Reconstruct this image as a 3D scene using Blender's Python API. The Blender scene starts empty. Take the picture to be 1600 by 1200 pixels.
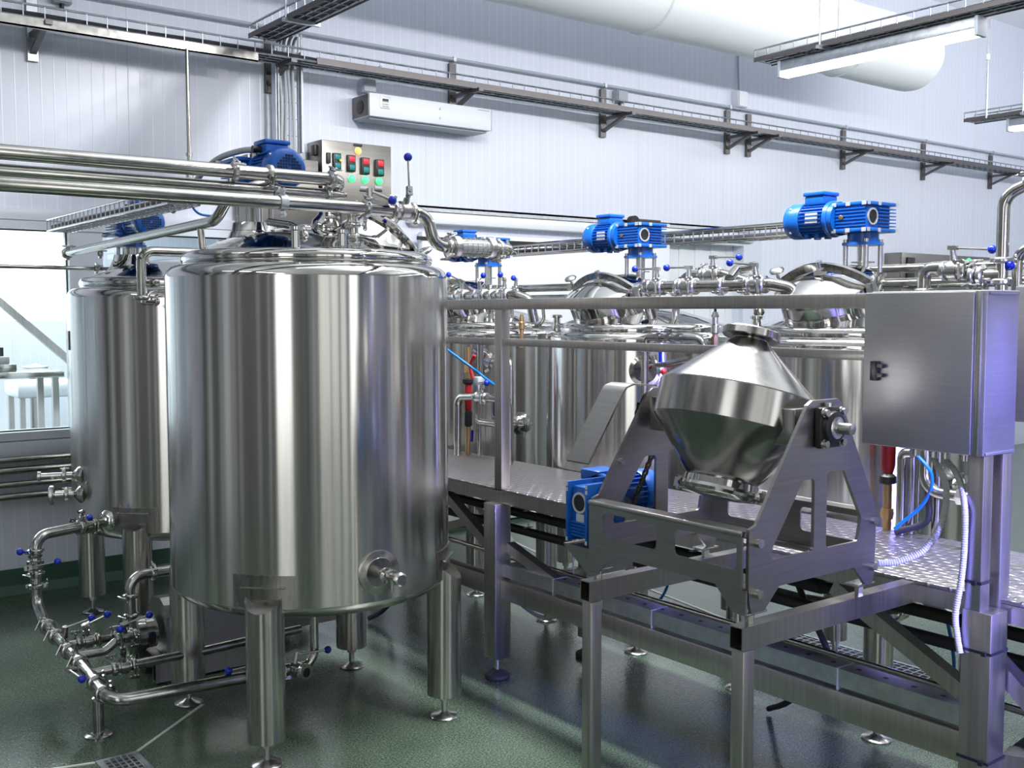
import bpy, bmesh, math, random
from mathutils import Vector, Matrix, Quaternion
from mathutils.geometry import tessellate_polygon
random.seed(7)
V = Vector
PI = math.pi
R = math.radians
SC = bpy.context.scene
COL = SC.collection

# ------------------------------------------------------------------ camera
FPX, CAMH, YAW, PITCH = 1667.0, 1.70, R(37.4), math.atan((600 - 487) / 1667.0)
cam_data = bpy.data.cameras.new('camera')
cam_data.sensor_width = 36.0
cam_data.lens = 36.0 * FPX / 1600.0
cam_data.clip_start = 0.05
cam_data.clip_end = 100
cam = bpy.data.objects.new('camera', cam_data)
cam.location = (0, 0, CAMH)
cam.rotation_euler = (PI / 2 - PITCH, 0, -YAW)
COL.objects.link(cam)
SC.camera = cam

# ------------------------------------------------------------------ view, world
SC.view_settings.view_transform = 'Standard'
SC.view_settings.look = 'None'
SC.view_settings.exposure = 0.52
SC.view_settings.gamma = 1.0
SC.view_settings.use_curve_mapping = False
w = bpy.data.worlds.new('world')
SC.world = w
w.use_nodes = True
w.node_tree.nodes['Background'].inputs[0].default_value = (0.78, 0.88, 1.0, 1)
w.node_tree.nodes['Background'].inputs[1].default_value = 1.5
SC.cycles.max_bounces = 7
SC.cycles.diffuse_bounces = 4
SC.cycles.glossy_bounces = 5
SC.cycles.transmission_bounces = 4
SC.cycles.caustics_reflective = False
SC.cycles.caustics_refractive = False
SC.cycles.sample_clamp_indirect = 4.0
SC.cycles.use_denoising = True

# ------------------------------------------------------------------ lights
def area(name, loc, size, energy, col=(1, 1, 1), rot=(0, 0, 0), spread=180):
    d = bpy.data.lights.new(name, 'AREA')
    d.shape = 'RECTANGLE'
    d.size, d.size_y = size
    d.energy = energy
    d.color = col
    d.spread = R(spread)
    o = bpy.data.objects.new(name, d)
    o.location = loc
    o.rotation_euler = rot
    COL.objects.link(o)
    return o
COOL = (0.98, 0.98, 1.0)
# rows of pendant lamps running towards the back wall; uplights added to brighten the upper wall
for x, e, up, yc, ln in ((-1.4, 15, 20, 2.6, 4.0), (3.25, 215, 90, 2.55, 4.0), (7.4, 22, 60, 1.0, 4.4)):
    area('pendant_lamp_light', (x, yc, 3.80), (0.16, ln), e, COOL)
    area('pendant_uplight', (x, yc, 3.84), (0.16, ln), up, COOL, (PI, 0, 0))
# row of added fill lights that brighten the back wall
for x, e in ((2.2, 8), (4.6, 24), (7.0, 27), (9.4, 31), (11.8, 38)):
    area('wall_washer_light', (x, 2.9, 3.85), (2.2, 0.15), e, COOL, (PI / 2, 0, 0))
# blue light added out of the frame, standing in for haze on the right
bl = bpy.data.lights.new('blue_lamp_light', 'AREA')
bl.shape = 'RECTANGLE'
bl.size, bl.size_y, bl.energy, bl.color, bl.spread = 0.5, 0.9, 36, (0.24, 0.23, 1.0), R(33)
blo = bpy.data.objects.new('blue_lamp_light', bl)
blo.location = (2.45, -0.80, 1.70)
blo.rotation_euler = (V((3.28, 1.6, 0.92)) - V(blo.location)).to_track_quat('-Z', 'Y').to_euler()
COL.objects.link(blo)

# ------------------------------------------------------------------ where a sight line meets a plane of the room
_F = V((math.sin(YAW) * math.cos(PITCH), math.cos(YAW) * math.cos(PITCH), -math.sin(PITCH)))
_R = V((math.cos(YAW), -math.sin(YAW), 0))
_U = _R.cross(_F)
_C = V((0, 0, CAMH))
def _ray(u, v):
    return _F + _R * ((u - 800) / FPX) + _U * ((600 - v) / FPX)
def onX(u, v, x):
    d = _ray(u, v); return _C + d * (x / d.x)
def onY(u, v, y):
    d = _ray(u, v); return _C + d * (y / d.y)
def onZ(u, v, z=0.0):
    d = _ray(u, v); return _C + d * ((z - CAMH) / d.z)
def on_cyl(u, v, cx, cy, r):
    d = _ray(u, v)
    ox, oy = -cx, -cy
    a = d.x * d.x + d.y * d.y
    b = 2 * (ox * d.x + oy * d.y)
    c = ox * ox + oy * oy - r * r
    t = (-b - math.sqrt(max(b * b - 4 * a * c, 0))) / (2 * a)
    return _C + d * t

# ------------------------------------------------------------------ materials
def mat(name, col, metal=0.0, rough=0.5, emit=None, estr=0.0, aniso=0.0, coat=0.0, spec=None):
    m = bpy.data.materials.new(name)
    m.use_nodes = True
    b = m.node_tree.nodes['Principled BSDF']
    b.inputs['Base Color'].default_value = (*col, 1)
    b.inputs['Metallic'].default_value = metal
    b.inputs['Roughness'].default_value = rough
    b.inputs['Coat Weight'].default_value = coat
    if spec is not None:
        b.inputs['Specular IOR Level'].default_value = spec
    if emit:
        b.inputs['Emission Color'].default_value = (*emit, 1)
        b.inputs['Emission Strength'].default_value = estr
    if aniso:
        b.inputs['Anisotropic'].default_value = aniso
    return m
def N(m, t, **kw):
    n = m.node_tree.nodes.new(t)
    for k, v in kw.items():
        setattr(n, k, v)
    return n
def L(m, a, b):
    m.node_tree.links.new(a, b)
def P(m):
    return m.node_tree.nodes['Principled BSDF']
def ramp(m, stops):
    r = N(m, 'ShaderNodeValToRGB')
    e = r.color_ramp.elements
    while len(e) < len(stops):
        e.new(0.5)
    for i, (p, c) in enumerate(stops):
        e[i].position = p
        e[i].color = (*c, 1) if len(c) == 3 else c
    return r
def steel(name, col, rough, scale=(1, 1, 1), amp=0.08, nscale=40, aniso=0.0, bump=0.0, coltweak=0.12, rot=0.0):
    """stainless steel with a faint brushed grain: noise stretched along the grain drives roughness and tone"""
    m = mat(name, col, 1.0, rough, aniso=aniso)
    tc = N(m, 'ShaderNodeTexCoord')
    mp = N(m, 'ShaderNodeMapping')
    mp.inputs['Scale'].default_value = scale
    nz = N(m, 'ShaderNodeTexNoise')
    nz.inputs['Scale'].default_value = nscale
    nz.inputs['Detail'].default_value = 3
    L(m, tc.outputs['Object'], mp.inputs['Vector'])
    L(m, mp.outputs[0], nz.inputs['Vector'])
    mr = N(m, 'ShaderNodeMapRange')
    mr.inputs['To Min'].default_value = max(rough - amp, 0.02)
    mr.inputs['To Max'].default_value = rough + amp
    L(m, nz.outputs[0], mr.inputs['Value'])
    L(m, mr.outputs[0], P(m).inputs['Roughness'])
    rc = ramp(m, [(0.3, tuple(c * (1 - coltweak) for c in col)), (0.7, tuple(min(c * (1 + coltweak), 1) for c in col))])
    L(m, nz.outputs[0], rc.inputs[0])
    L(m, rc.outputs[0], P(m).inputs['Base Color'])
    if aniso:
        tg = N(m, 'ShaderNodeTangent', direction_type='RADIAL', axis='Z')
        L(m, tg.outputs[0], P(m).inputs['Tangent'])
        P(m).inputs['Anisotropic Rotation'].default_value = rot
    if bump:
        bp = N(m, 'ShaderNodeBump')
        bp.inputs['Strength'].default_value = bump
        bp.inputs['Distance'].default_value = 0.001
        L(m, nz.outputs[0], bp.inputs['Height'])
        L(m, bp.outputs[0], P(m).inputs['Normal'])
    return m
M = {}
M['shell'] = steel('brushed_shell_steel', (0.58, 0.565, 0.545), 0.17, (1, 1, 0.03), 0.02, 60, aniso=0.93, coltweak=0.06, rot=0.25)
M['polish'] = steel('polished_steel', (0.62, 0.61, 0.59), 0.07, (1, 1, 1), 0.03, 18, coltweak=0.05)
M['pipe'] = steel('pipe_steel', (0.47, 0.46, 0.43), 0.15, (1, 1, 1), 0.05, 30, coltweak=0.08)
M['floorpipe'] = steel('worn_pipe_steel', (0.40, 0.40, 0.385), 0.20, (1, 1, 1), 0.08, 25, coltweak=0.2)
M['leg'] = steel('leg_steel', (0.46, 0.45, 0.42), 0.22, (1, 1, 0.05), 0.06, 60, coltweak=0.1)
M['frame'] = steel('square_tube_steel', (0.46, 0.44, 0.415), 0.32, (1, 1, 0.04), 0.08, 90, coltweak=0.1)
M['plate'] = steel('brushed_plate_steel', (0.36, 0.35, 0.34), 0.34, (0.06, 0.06, 1), 0.06, 120, coltweak=0.08)
M['cabinet'] = steel('cabinet_steel', (0.43, 0.425, 0.43), 0.44, (0.05, 0.05, 1), 0.05, 160, coltweak=0.05)
M['panel'] = steel('wall_panel_steel', (0.25, 0.237, 0.217), 0.33, (0.05, 0.05, 1), 0.06, 120, coltweak=0.06)
M['cablegrey'] = mat('grey_cable_sheath', (0.44, 0.45, 0.46), 0.0, 0.45)
M['pad'] = steel('doubler_plate_steel', (0.30, 0.29, 0.275), 0.28, (1, 1, 0.05), 0.05, 60, coltweak=0.08)
M['bundle'] = mat('dark_cable_bundle', (0.022, 0.024, 0.030), 0.0, 0.5)
M['drum'] = steel('drum_steel', (0.40, 0.39, 0.38), 0.19, (1, 1, 0.1), 0.06, 45, coltweak=0.06)
M['galv'] = steel('galvanised_steel', (0.50, 0.53, 0.57), 0.38, (1, 1, 1), 0.1, 30, coltweak=0.12)
M['darksteel'] = mat('dark_bracket_steel', (0.16, 0.15, 0.15), 0.9, 0.45)
M['bolt'] = mat('bolt_steel', (0.56, 0.555, 0.545), 1.0, 0.25)
M['blue'] = mat('blue_motor_paint', (0.004, 0.105, 0.47), 0.0, 0.33, coat=0.15)
M['ball'] = mat('blue_plastic_ball', (0.004, 0.03, 0.50), 0.0, 0.22)
M['black'] = mat('black_plastic', (0.012, 0.012, 0.014), 0.0, 0.4)
M['rubber'] = mat('black_rubber', (0.018, 0.018, 0.02), 0.0, 0.65)
M['chain'] = mat('oiled_chain_steel', (0.10, 0.09, 0.08), 0.9, 0.35)
M['nameplate'] = mat('grey_nameplate', (0.62, 0.62, 0.63), 0.4, 0.4)
M['wire'] = mat('zinc_wire', (0.36, 0.39, 0.43), 0.8, 0.4)
M['alum'] = mat('cast_aluminium_pads', (0.75, 0.77, 0.80), 0.7, 0.4)
M['white'] = mat('white_paint', (0.80, 0.83, 0.88), 0.0, 0.35)
M['whiteplastic'] = mat('white_plastic_hose', (0.50, 0.51, 0.52), 0.0, 0.5)
M['greyplastic'] = mat('grey_plastic_box', (0.42, 0.46, 0.52), 0.0, 0.5)
M['duct'] = mat('white_fabric_duct', (0.90, 0.93, 0.96), 0.0, 0.7)
M['red'] = mat('red_paint', (0.42, 0.015, 0.02), 0.0, 0.35)
M['redlamp'] = mat('red_push_button', (0.8, 0.02, 0.04), 0.0, 0.3, (1, 0.02, 0.05), 0.25)  # red button colour with a faint glow added
M['teal'] = mat('green_push_button', (0.0, 0.20, 0.19), 0.0, 0.35)
M['greenlamp'] = mat('lit_green_lamp', (0.1, 0.9, 0.3), 0.0, 0.3, (0.06, 1.0, 0.22), 0.9)
M['amberlamp'] = mat('lit_amber_lamp', (1, 0.6, 0.2), 0.0, 0.3, (1.0, 0.33, 0.06), 1.1)
M['yellow'] = mat('yellow_dot', (0.6, 0.6, 0.03), 0.0, 0.4)
M['airline'] = mat('blue_air_hose', (0.0, 0.16, 0.55), 0.0, 0.3)
M['brass'] = mat('brass_fitting', (0.45, 0.30, 0.14), 0.9, 0.35)
M['grille'] = mat('dark_vent_holes', (0.004, 0.008, 0.03), 0.0, 0.7)
M['tube'] = mat('lit_diffuser', (1, 1, 1), 0.0, 0.4, (1.0, 0.96, 0.90), 9.0)
M['daylight'] = mat('daylit_frosted_pane', (0.9, 0.95, 1.0), 0.0, 0.4, (1.0, 0.98, 0.95), 1.5)  # glow of the bright bands added for tank reflections
M['daylight_dim'] = mat('daylit_blind', (0.9, 0.9, 0.88), 0.0, 0.5, (1.0, 0.99, 0.95), 0.55)  # weaker glow for the dimmer added bands
M['outdoors'] = mat('bright_outdoor_pane', (1, 1, 1), 0.0, 0.4, (0.92, 0.97, 1.0), 2.2)
M['greywall'] = mat('grey_wall_paint', (0.48, 0.47, 0.46), 0.0, 0.6)
M['blueshutter'] = mat('blue_grey_shutter_paint', (0.15, 0.19, 0.27), 0.0, 0.5)  # tone of the added bands that reflect blue-grey
M['seal'] = mat('white_floor_joint', (0.62, 0.66, 0.60), 0.0, 0.6)
M['frameside'] = mat('window_frame_paint', (0.66, 0.71, 0.79), 0.0, 0.35)
M['dark_door'] = mat('dark_door_paint', (0.17, 0.17, 0.17), 0.0, 0.5)  # tone of the added bands that reflect dark

def wall_panel(name, axis, tint=(0.73, 0.77, 0.88), pitch=0.074, groove=(0.86, 0.90, 0.97)):
    """white sandwich panel with fine vertical ribs"""
    m = mat(name, tint, 0.0, 0.30)
    tc = N(m, 'ShaderNodeTexCoord')
    sx = N(m, 'ShaderNodeSeparateXYZ')
    L(m, tc.outputs['Object'], sx.inputs[0])
    mu = N(m, 'ShaderNodeMath', operation='DIVIDE')
    mu.inputs[1].default_value = pitch
    L(m, sx.outputs[axis], mu.inputs[0])
    fr = N(m, 'ShaderNodeMath', operation='FRACT')
    L(m, mu.outputs[0], fr.inputs[0])
    r1 = ramp(m, [(0.0, (0, 0, 0)), (0.05, (1, 1, 1)), (0.12, (0, 0, 0))])
    L(m, fr.outputs[0], r1.inputs[0])
    mu2 = N(m, 'ShaderNodeMath', operation='DIVIDE')
    mu2.inputs[1].default_value = 1.11
    L(m, sx.outputs[axis], mu2.inputs[0])
    fr2 = N(m, 'ShaderNodeMath', operation='FRACT')
    L(m, mu2.outputs[0], fr2.inputs[0])
    r2 = ramp(m, [(0.0, (1, 1, 1)), (0.006, (0, 0, 0))])
    L(m, fr2.outputs[0], r2.inputs[0])
    mx = N(m, 'ShaderNodeMixRGB')
    mx.inputs[1].default_value = (*tint, 1)
    mx.inputs[2].default_value = (*groove, 1)
    L(m, r1.outputs[0], mx.inputs[0])
    mx2 = N(m, 'ShaderNodeMixRGB')
    mx2.inputs[2].default_value = (0.5, 0.54, 0.6, 1)
    L(m, r2.outputs[0], mx2.inputs[0])
    L(m, mx.outputs[0], mx2.inputs[1])
    L(m, mx2.outputs[0], P(m).inputs['Base Color'])
    bp = N(m, 'ShaderNodeBump')
    bp.inputs['Strength'].default_value = 0.35
    bp.inputs['Distance'].default_value = 0.002
    L(m, r1.outputs[0], bp.inputs['Height'])
    L(m, bp.outputs[0], P(m).inputs['Normal'])
    return m
M['wallX'] = wall_panel('white_ribbed_panel_along_x', 0)
M['wallY'] = wall_panel('white_ribbed_panel_along_y', 1)
M['ceiling'] = mat('white_ceiling_panel', (0.86, 0.89, 0.92), 0.0, 0.5)

def floor_mat():
    m = mat('green_resin_floor', (0.10, 0.15, 0.11), 0.0, 0.28, spec=0.7)
    tc = N(m, 'ShaderNodeTexCoord')
    n1 = N(m, 'ShaderNodeTexNoise'); n1.inputs['Scale'].default_value = 130; n1.inputs['Detail'].default_value = 2
    n2 = N(m, 'ShaderNodeTexNoise'); n2.inputs['Scale'].default_value = 1.7; n2.inputs['Detail'].default_value = 5
    for n in (n1, n2):
        L(m, tc.outputs['Object'], n.inputs['Vector'])
    r1 = ramp(m, [(0.30, (0.036, 0.062, 0.042)), (0.52, (0.074, 0.113, 0.079)), (0.70, (0.165, 0.21, 0.15))])
    L(m, n1.outputs[0], r1.inputs[0])
    r2 = ramp(m, [(0.35, (0.78, 0.80, 0.80)), (0.65, (1.1, 1.1, 1.1))])
    L(m, n2.outputs[0], r2.inputs[0])
    mx = N(m, 'ShaderNodeMixRGB', blend_type='MULTIPLY'); mx.inputs[0].default_value = 1
    L(m, r1.outputs[0], mx.inputs[1]); L(m, r2.outputs[0], mx.inputs[2])
    L(m, mx.outputs[0], P(m).inputs['Base Color'])
    r3 = N(m, 'ShaderNodeMapRange'); r3.inputs['To Min'].default_value = 0.10; r3.inputs['To Max'].default_value = 0.27
    L(m, n2.outputs[0], r3.inputs['Value']); L(m, r3.outputs[0], P(m).inputs['Roughness'])
    n3 = N(m, 'ShaderNodeTexNoise'); n3.inputs['Scale'].default_value = 70; n3.inputs['Detail'].default_value = 3
    L(m, tc.outputs['Object'], n3.inputs['Vector'])
    bp = N(m, 'ShaderNodeBump'); bp.inputs['Strength'].default_value = 0.22; bp.inputs['Distance'].default_value = 0.004
    L(m, n3.outputs[0], bp.inputs['Height']); L(m, bp.outputs[0], P(m).inputs['Normal'])
    return m
M['floor'] = floor_mat()
M['cove'] = mat('green_resin_skirting', (0.035, 0.095, 0.06), 0.0, 0.5)

def tread_mat():
    """raised lozenge tread plate: two rotated stripe fields multiplied into bumps"""
    m = mat('tread_plate_steel', (0.34, 0.325, 0.33), 1.0, 0.36)
    tc = N(m, 'ShaderNodeTexCoord')
    sx = N(m, 'ShaderNodeSeparateXYZ')
    L(m, tc.outputs['Object'], sx.inputs[0])
    def math_(op, a, b=None):
        n = N(m, 'ShaderNodeMath', operation=op)
        for i, q in enumerate((a, b)):
            if q is None: continue
            if isinstance(q, (int, float)): n.inputs[i].default_value = q
            else: L(m, q, n.inputs[i])
        return n.outputs[0]
    k = PI / 0.036
    sxx = math_('MULTIPLY', sx.outputs[0], k)
    syy = math_('MULTIPLY', sx.outputs[1], k)
    # alternate cells carry lozenges along x and along y
    cx = math_('ABSOLUTE', math_('SINE', sxx))
    cy = math_('ABSOLUTE', math_('SINE', syy))
    par = math_('GREATER_THAN', math_('MULTIPLY', math_('SINE', sxx), math_('SINE', syy)), 0.0)
    # lozenge elongated one way: sharpen one axis
    la = math_('MULTIPLY', math_('POWER', cx, 0.8), math_('POWER', cy, 7.0))
    lb = math_('MULTIPLY', math_('POWER', cy, 0.8), math_('POWER', cx, 7.0))
    inv = math_('SUBTRACT', 1.0, par)
    h = math_('ADD', math_('MULTIPLY', la, par), math_('MULTIPLY', lb, inv))
    bp = N(m, 'ShaderNodeBump'); bp.inputs['Strength'].default_value = 1.0; bp.inputs['Distance'].default_value = 0.0045
    L(m, h, bp.inputs['Height']); L(m, bp.outputs[0], P(m).inputs['Normal'])
    return m
M['tread'] = tread_mat()

def glass():
    m = bpy.data.materials.new('window_glass')
    m.use_nodes = True
    nt = m.node_tree
    nt.nodes.clear()
    o = nt.nodes.new('ShaderNodeOutputMaterial')
    t = nt.nodes.new('ShaderNodeBsdfTransparent')
    t.inputs[0].default_value = (0.93, 0.98, 0.96, 1)
    g = nt.nodes.new('ShaderNodeBsdfGlossy')
    g.inputs['Roughness'].default_value = 0.02
    x = nt.nodes.new('ShaderNodeMixShader')
    x.inputs[0].default_value = 0.06
    nt.links.new(t.outputs[0], x.inputs[1]); nt.links.new(g.outputs[0], x.inputs[2])
    nt.links.new(x.outputs[0], o.inputs[0])
    return m
M['glass'] = glass()

# ------------------------------------------------------------------ mesh building
def frame_of(d, up=None):
    d = V(d).normalized()
    u = V(up) if up is not None else (V((0, 0, 1)) if abs(d.z) < 0.95 else V((1, 0, 0)))
    a = u.cross(d)
    if a.length < 1e-6:
        a = V((0, 1, 0)).cross(d)
    a.normalize()
    return a, d.cross(a).normalized(), d
class MB:
    """collects shapes into one mesh"""
    def __init__(s):
        s.v, s.f = [], []
    def add(s, vs, fs):
        o = len(s.v)
        s.v += [V(p) for p in vs]
        s.f += [[i + o for i in f] for f in fs]
        return s
    def box(s, a, b):
        x0, x1 = sorted((a[0], b[0])); y0, y1 = sorted((a[1], b[1])); z0, z1 = sorted((a[2], b[2]))
        return s.add([(x0, y0, z0), (x1, y0, z0), (x1, y1, z0), (x0, y1, z0), (x0, y0, z1), (x1, y0, z1), (x1, y1, z1), (x0, y1, z1)],
                     [(0, 3, 2, 1), (4, 5, 6, 7), (0, 1, 5, 4), (1, 2, 6, 5), (2, 3, 7, 6), (3, 0, 4, 7)])
    def cbox(s, c, d):
        c, d = V(c), V(d) / 2
        return s.box(c - d, c + d)
    def rbox(s, a, b, bev=0.006, seg=2):
        bm = bmesh.new()
        t = MB().box(a, b)
        bv = [bm.verts.new(p) for p in t.v]
        for f in t.f: bm.faces.new([bv[i] for i in f])
        bmesh.ops.bevel(bm, geom=bm.edges[:], offset=bev, segments=seg, affect='EDGES', profile=0.5)
        return s._from_bm(bm)
    def _from_bm(s, bm, mtx=None):
        bm.verts.index_update()
        s.add([(mtx @ v.co if mtx else v.co.copy()) for v in bm.verts], [[v.index for v in f.verts] for f in bm.faces])
        bm.free()
        return s
    def bar(s, p0, p1, w, h, up=None):
        """rectangular bar; w across, h along up"""
        p0, p1 = V(p0), V(p1)
        a, b, d = frame_of(p1 - p0, up)
        vs = [p + a * (i * w / 2) + b * (j * h / 2) for p in (p0, p1) for i, j in ((-1, -1), (1, -1), (1, 1), (-1, 1))]
        return s.add(vs, [(3, 2, 1, 0), (4, 5, 6, 7), (0, 1, 5, 4), (1, 2, 6, 5), (2, 3, 7, 6), (3, 0, 4, 7)])
    def hollow(s, p0, p1, w, h, t=0.004, up=None):
        """open-ended rectangular tube"""
        p0, p1 = V(p0), V(p1)
        a, b, d = frame_of(p1 - p0, up)
        q = ((-1, -1), (1, -1), (1, 1), (-1, 1))
        vs = []
        for p in (p0, p1):
            for k in (0, 1):
                vs += [p + a * (i * (w / 2 - k * t)) + b * (j * (h / 2 - k * t)) for i, j in q]
        fs = []
        for i in range(4):
            j = (i + 1) % 4
            fs += [(i, j, 8 + j, 8 + i), (4 + j, 4 + i, 12 + i, 12 + j), (j, i, 4 + i, 4 + j), (8 + i, 8 + j, 12 + j, 12 + i)]
        return s.add(vs, fs)
    def cyl(s, p0, p1, r, r1=None, n=20, cap=True):
        p0, p1 = V(p0), V(p1)
        r1 = r if r1 is None else r1
        a, b, d = frame_of(p1 - p0)
        vs = []
        for p, q in ((p0, r), (p1, r1)):
            vs += [p + (a * math.cos(2 * PI * i / n) + b * math.sin(2 * PI * i / n)) * q for i in range(n)]
        fs = [(i, (i + 1) % n, n + (i + 1) % n, n + i) for i in range(n)]
        if cap:
            fs += [tuple(range(n - 1, -1, -1)), tuple(range(n, 2 * n))]
        return s.add(vs, fs)
    def lathe(s, prof, o, ax=(0, 0, 1), n=40, close=False, sx=1.0, up=None):
        """prof: (radius, height) along ax; sx stretches one cross axis for ovals"""
        o = V(o)
        a, b, d = frame_of(ax, up)
        vs, fs = [], []
        for r, h in prof:
            vs += [o + d * h + (a * (math.cos(2 * PI * i / n) * sx) + b * math.sin(2 * PI * i / n)) * max(r, 1e-5) for i in range(n)]
        k = len(prof)
        for j in range(k - 1 + (1 if close else 0)):
            j2 = (j + 1) % k
            fs += [(j * n + i, j * n + (i + 1) % n, j2 * n + (i + 1) % n, j2 * n + i) for i in range(n)]
        if not close:
            if prof[0][0] > 1e-4: fs.append(tuple(range(n - 1, -1, -1)))
            if prof[-1][0] > 1e-4: fs.append(tuple(range((k - 1) * n, k * n)))
        return s.add(vs, fs)
    def torus(s, c, ax, RR, r, n=40, k=10, sx=1.0):
        return s.lathe([(RR + r * math.cos(2 * PI * j / k), r * math.sin(2 * PI * j / k)) for j in range(k)], c, ax, n, close=True, sx=sx)
    def sphere(s, c, r, n=16, k=10, sz=1.0):
        return s.lathe([(r * math.sin(PI * j / k), -r * sz * math.cos(PI * j / k)) for j in range(k + 1)], c, (0, 0, 1), n)
    def sweep(s, pts, r, n=14, cap=True):
        """r: number or list"""
        pts = [V(p) for p in pts]
        m = len(pts)
        rs = r if isinstance(r, (list, tuple)) else [r] * m
        t0 = (pts[1] - pts[0]).normalized()
        a, b, _ = frame_of(t0)
        vs = []
        prev = t0
        for i, p in enumerate(pts):
            t = ((pts[min(i + 1, m - 1)] - p).normalized() + (p - pts[max(i - 1, 0)]).normalized())
            if t.length < 1e-6: t = prev.copy()
            t.normalize()
            q = prev.rotation_difference(t)
            a = q @ a; b = q @ b
            prev = t
            vs += [p + (a * math.cos(2 * PI * j / n) + b * math.sin(2 * PI * j / n)) * rs[i] for j in range(n)]
        fs = []
        for i in range(m - 1):
            fs += [(i * n + j, i * n + (j + 1) % n, (i + 1) * n + (j + 1) % n, (i + 1) * n + j) for j in range(n)]
        if cap:
            fs += [tuple(range(n - 1, -1, -1)), tuple(range((m - 1) * n, m * n))]
        return s.add(vs, fs)
    def tube(s, pts, r, bend=None, n=16, seg=7):
        return s.sweep(fillet(pts, bend if bend else r * 2.4, seg), r, n)
    def plate(s, outer, holes, o, u, v, t):
        """flat plate with holes: 2-D outlines in the (u, v) frame at o, thickness t along u x v"""
        o, u, v = V(o), V(u).normalized(), V(v).normalized()
        w_ = u.cross(v)
        loops = [[V((x, y, 0)) for x, y in lp] for lp in [outer] + list(holes)]
        tri = tessellate_polygon(loops)
        flat = [p for lp in loops for p in lp]
        k = len(flat)
        vs = [o + u * p.x + v * p.y for p in flat] + [o + u * p.x + v * p.y + w_ * t for p in flat]
        fs = []
        for a_, b_, c_ in tri:
            A, B, C_ = flat[a_], flat[b_], flat[c_]
            if (B - A).cross(C_ - A).z < 0: b_, c_ = c_, b_
            fs += [(a_, c_, b_), (k + a_, k + b_, k + c_)]
        base = 0
        for li, lp in enumerate(loops):
            m = len(lp)
            ar = sum(lp[i].x * lp[(i + 1) % m].y - lp[(i + 1) % m].x * lp[i].y for i in range(m))
            for i in range(m):
                a_, b_ = base + i, base + (i + 1) % m
                if (ar > 0) != (li > 0): fs.append((a_, b_, k + b_, k + a_))
                else: fs.append((b_, a_, k + a_, k + b_))
            base += m
        return s.add(vs, fs)
    def xf(s, mtx):
        s.v = [mtx @ p for p in s.v]
        return s
    def build(s, name, m, parent=None, sharp=38, base=None):
        off = V(parent['_o']) if parent is not None and '_o' in parent else V((0, 0, 0))
        me = bpy.data.meshes.new(name)
        me.from_pydata([tuple(p - off) for p in s.v], [], s.f)
        me.materials.append(M[m] if isinstance(m, str) else m)
        me.shade_smooth()
        me.set_sharp_from_angle(angle=R(sharp))
        me.update()
        o = bpy.data.objects.new(name, me)
        COL.objects.link(o)
        if parent is not None:
            o.parent = parent
            o['_o'] = tuple(off)
        return o
def fillet(pts, rad, seg=7):
    pts = [V(p) for p in pts]
    out = [pts[0]]
    for i in range(1, len(pts) - 1):
        a, p, b = pts[i - 1], pts[i], pts[i + 1]
        da, db = (a - p), (b - p)
        la, lb = da.length, db.length
        da.normalize(); db.normalize()
        ang = da.angle(db)
        if ang > PI - 0.02:
            out.append(p); continue
        t = min(rad / math.tan(ang / 2), la * 0.49, lb * 0.49)
        rr = t * math.tan(ang / 2)
        c = p + (da + db).normalized() * (rr / math.sin(ang / 2))
        s0, s1 = p + da * t - c, p + db * t - c
        q = s0.rotation_difference(s1)
        for k in range(seg + 1):
            out.append(c + Quaternion().slerp(q, k / seg) @ s0)
    out.append(pts[-1])
    return out
def smooth_path(pts, k=8):
    """Catmull-Rom through pts"""
    pts = [V(p) for p in pts]
    e = [pts[0] * 2 - pts[1]] + pts + [pts[-1] * 2 - pts[-2]]
    out = []
    for i in range(1, len(e) - 2):
        p0, p1, p2, p3 = e[i - 1:i + 3]
        for j in range(k):
            t = j / k
            out.append(0.5 * ((2 * p1) + (p2 - p0) * t + (2 * p0 - 5 * p1 + 4 * p2 - p3) * t * t + (3 * p1 - p0 - 3 * p2 + p3) * t ** 3))
    out.append(pts[-1])
    return out
def rrect(x0, y0, x1, y1, r, k=4):
    pts = []
    for cx, cy, a in ((x1 - r, y1 - r, 0), (x0 + r, y1 - r, 90), (x0 + r, y0 + r, 180), (x1 - r, y0 + r, 270)):
        pts += [(cx + r * math.cos(R(a + 90 * i / k)), cy + r * math.sin(R(a + 90 * i / k))) for i in range(k + 1)]
    return pts
def rpoly(pts, r, k=4):
    """polygon with rounded corners"""
    q = [V((x, y, 0)) for x, y in pts]
    out = []
    m = len(q)
    for i in range(m):
        f = fillet([q[i - 1], q[i], q[(i + 1) % m]], r, k)[1:-1]
        out += [(p.x, p.y) for p in f]
    return out

# ------------------------------------------------------------------ things
def tag(o, label, cat, group=None, kind=None):
    o['label'] = label
    o['category'] = cat
    if group: o['group'] = group
    if kind: o['kind'] = kind
    return o
def thing(name, label, cat, loc, group=None):
    o = bpy.data.objects.new(name, None)
    o.empty_display_size = 0.1
    o.location = loc
    o['_o'] = tuple(V(loc))
    COL.objects.link(o)
    return tag(o, label, cat, group)
def struct(name, mb, m, parent=None):
    o = mb.build(name, m, parent)
    o['kind'] = 'structure'
    return o
def copy_tree(o, parent=None):
    c = o.copy()
    COL.objects.link(c)
    c.parent = parent
    for ch in list(o.children):
        copy_tree(ch, c)
    return c
def single(mb, name, m, label, cat, group=None):
    """a thing that is one mesh, its origin at its lowest point"""
    z = min(p.z for p in mb.v)
    c = sum(mb.v, V((0, 0, 0))) / len(mb.v)
    b = V((c.x, c.y, z))
    o = mb.xf(Matrix.Translation(-b)).build(name, m)
    o.location = b
    return tag(o, label, cat, group)

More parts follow.
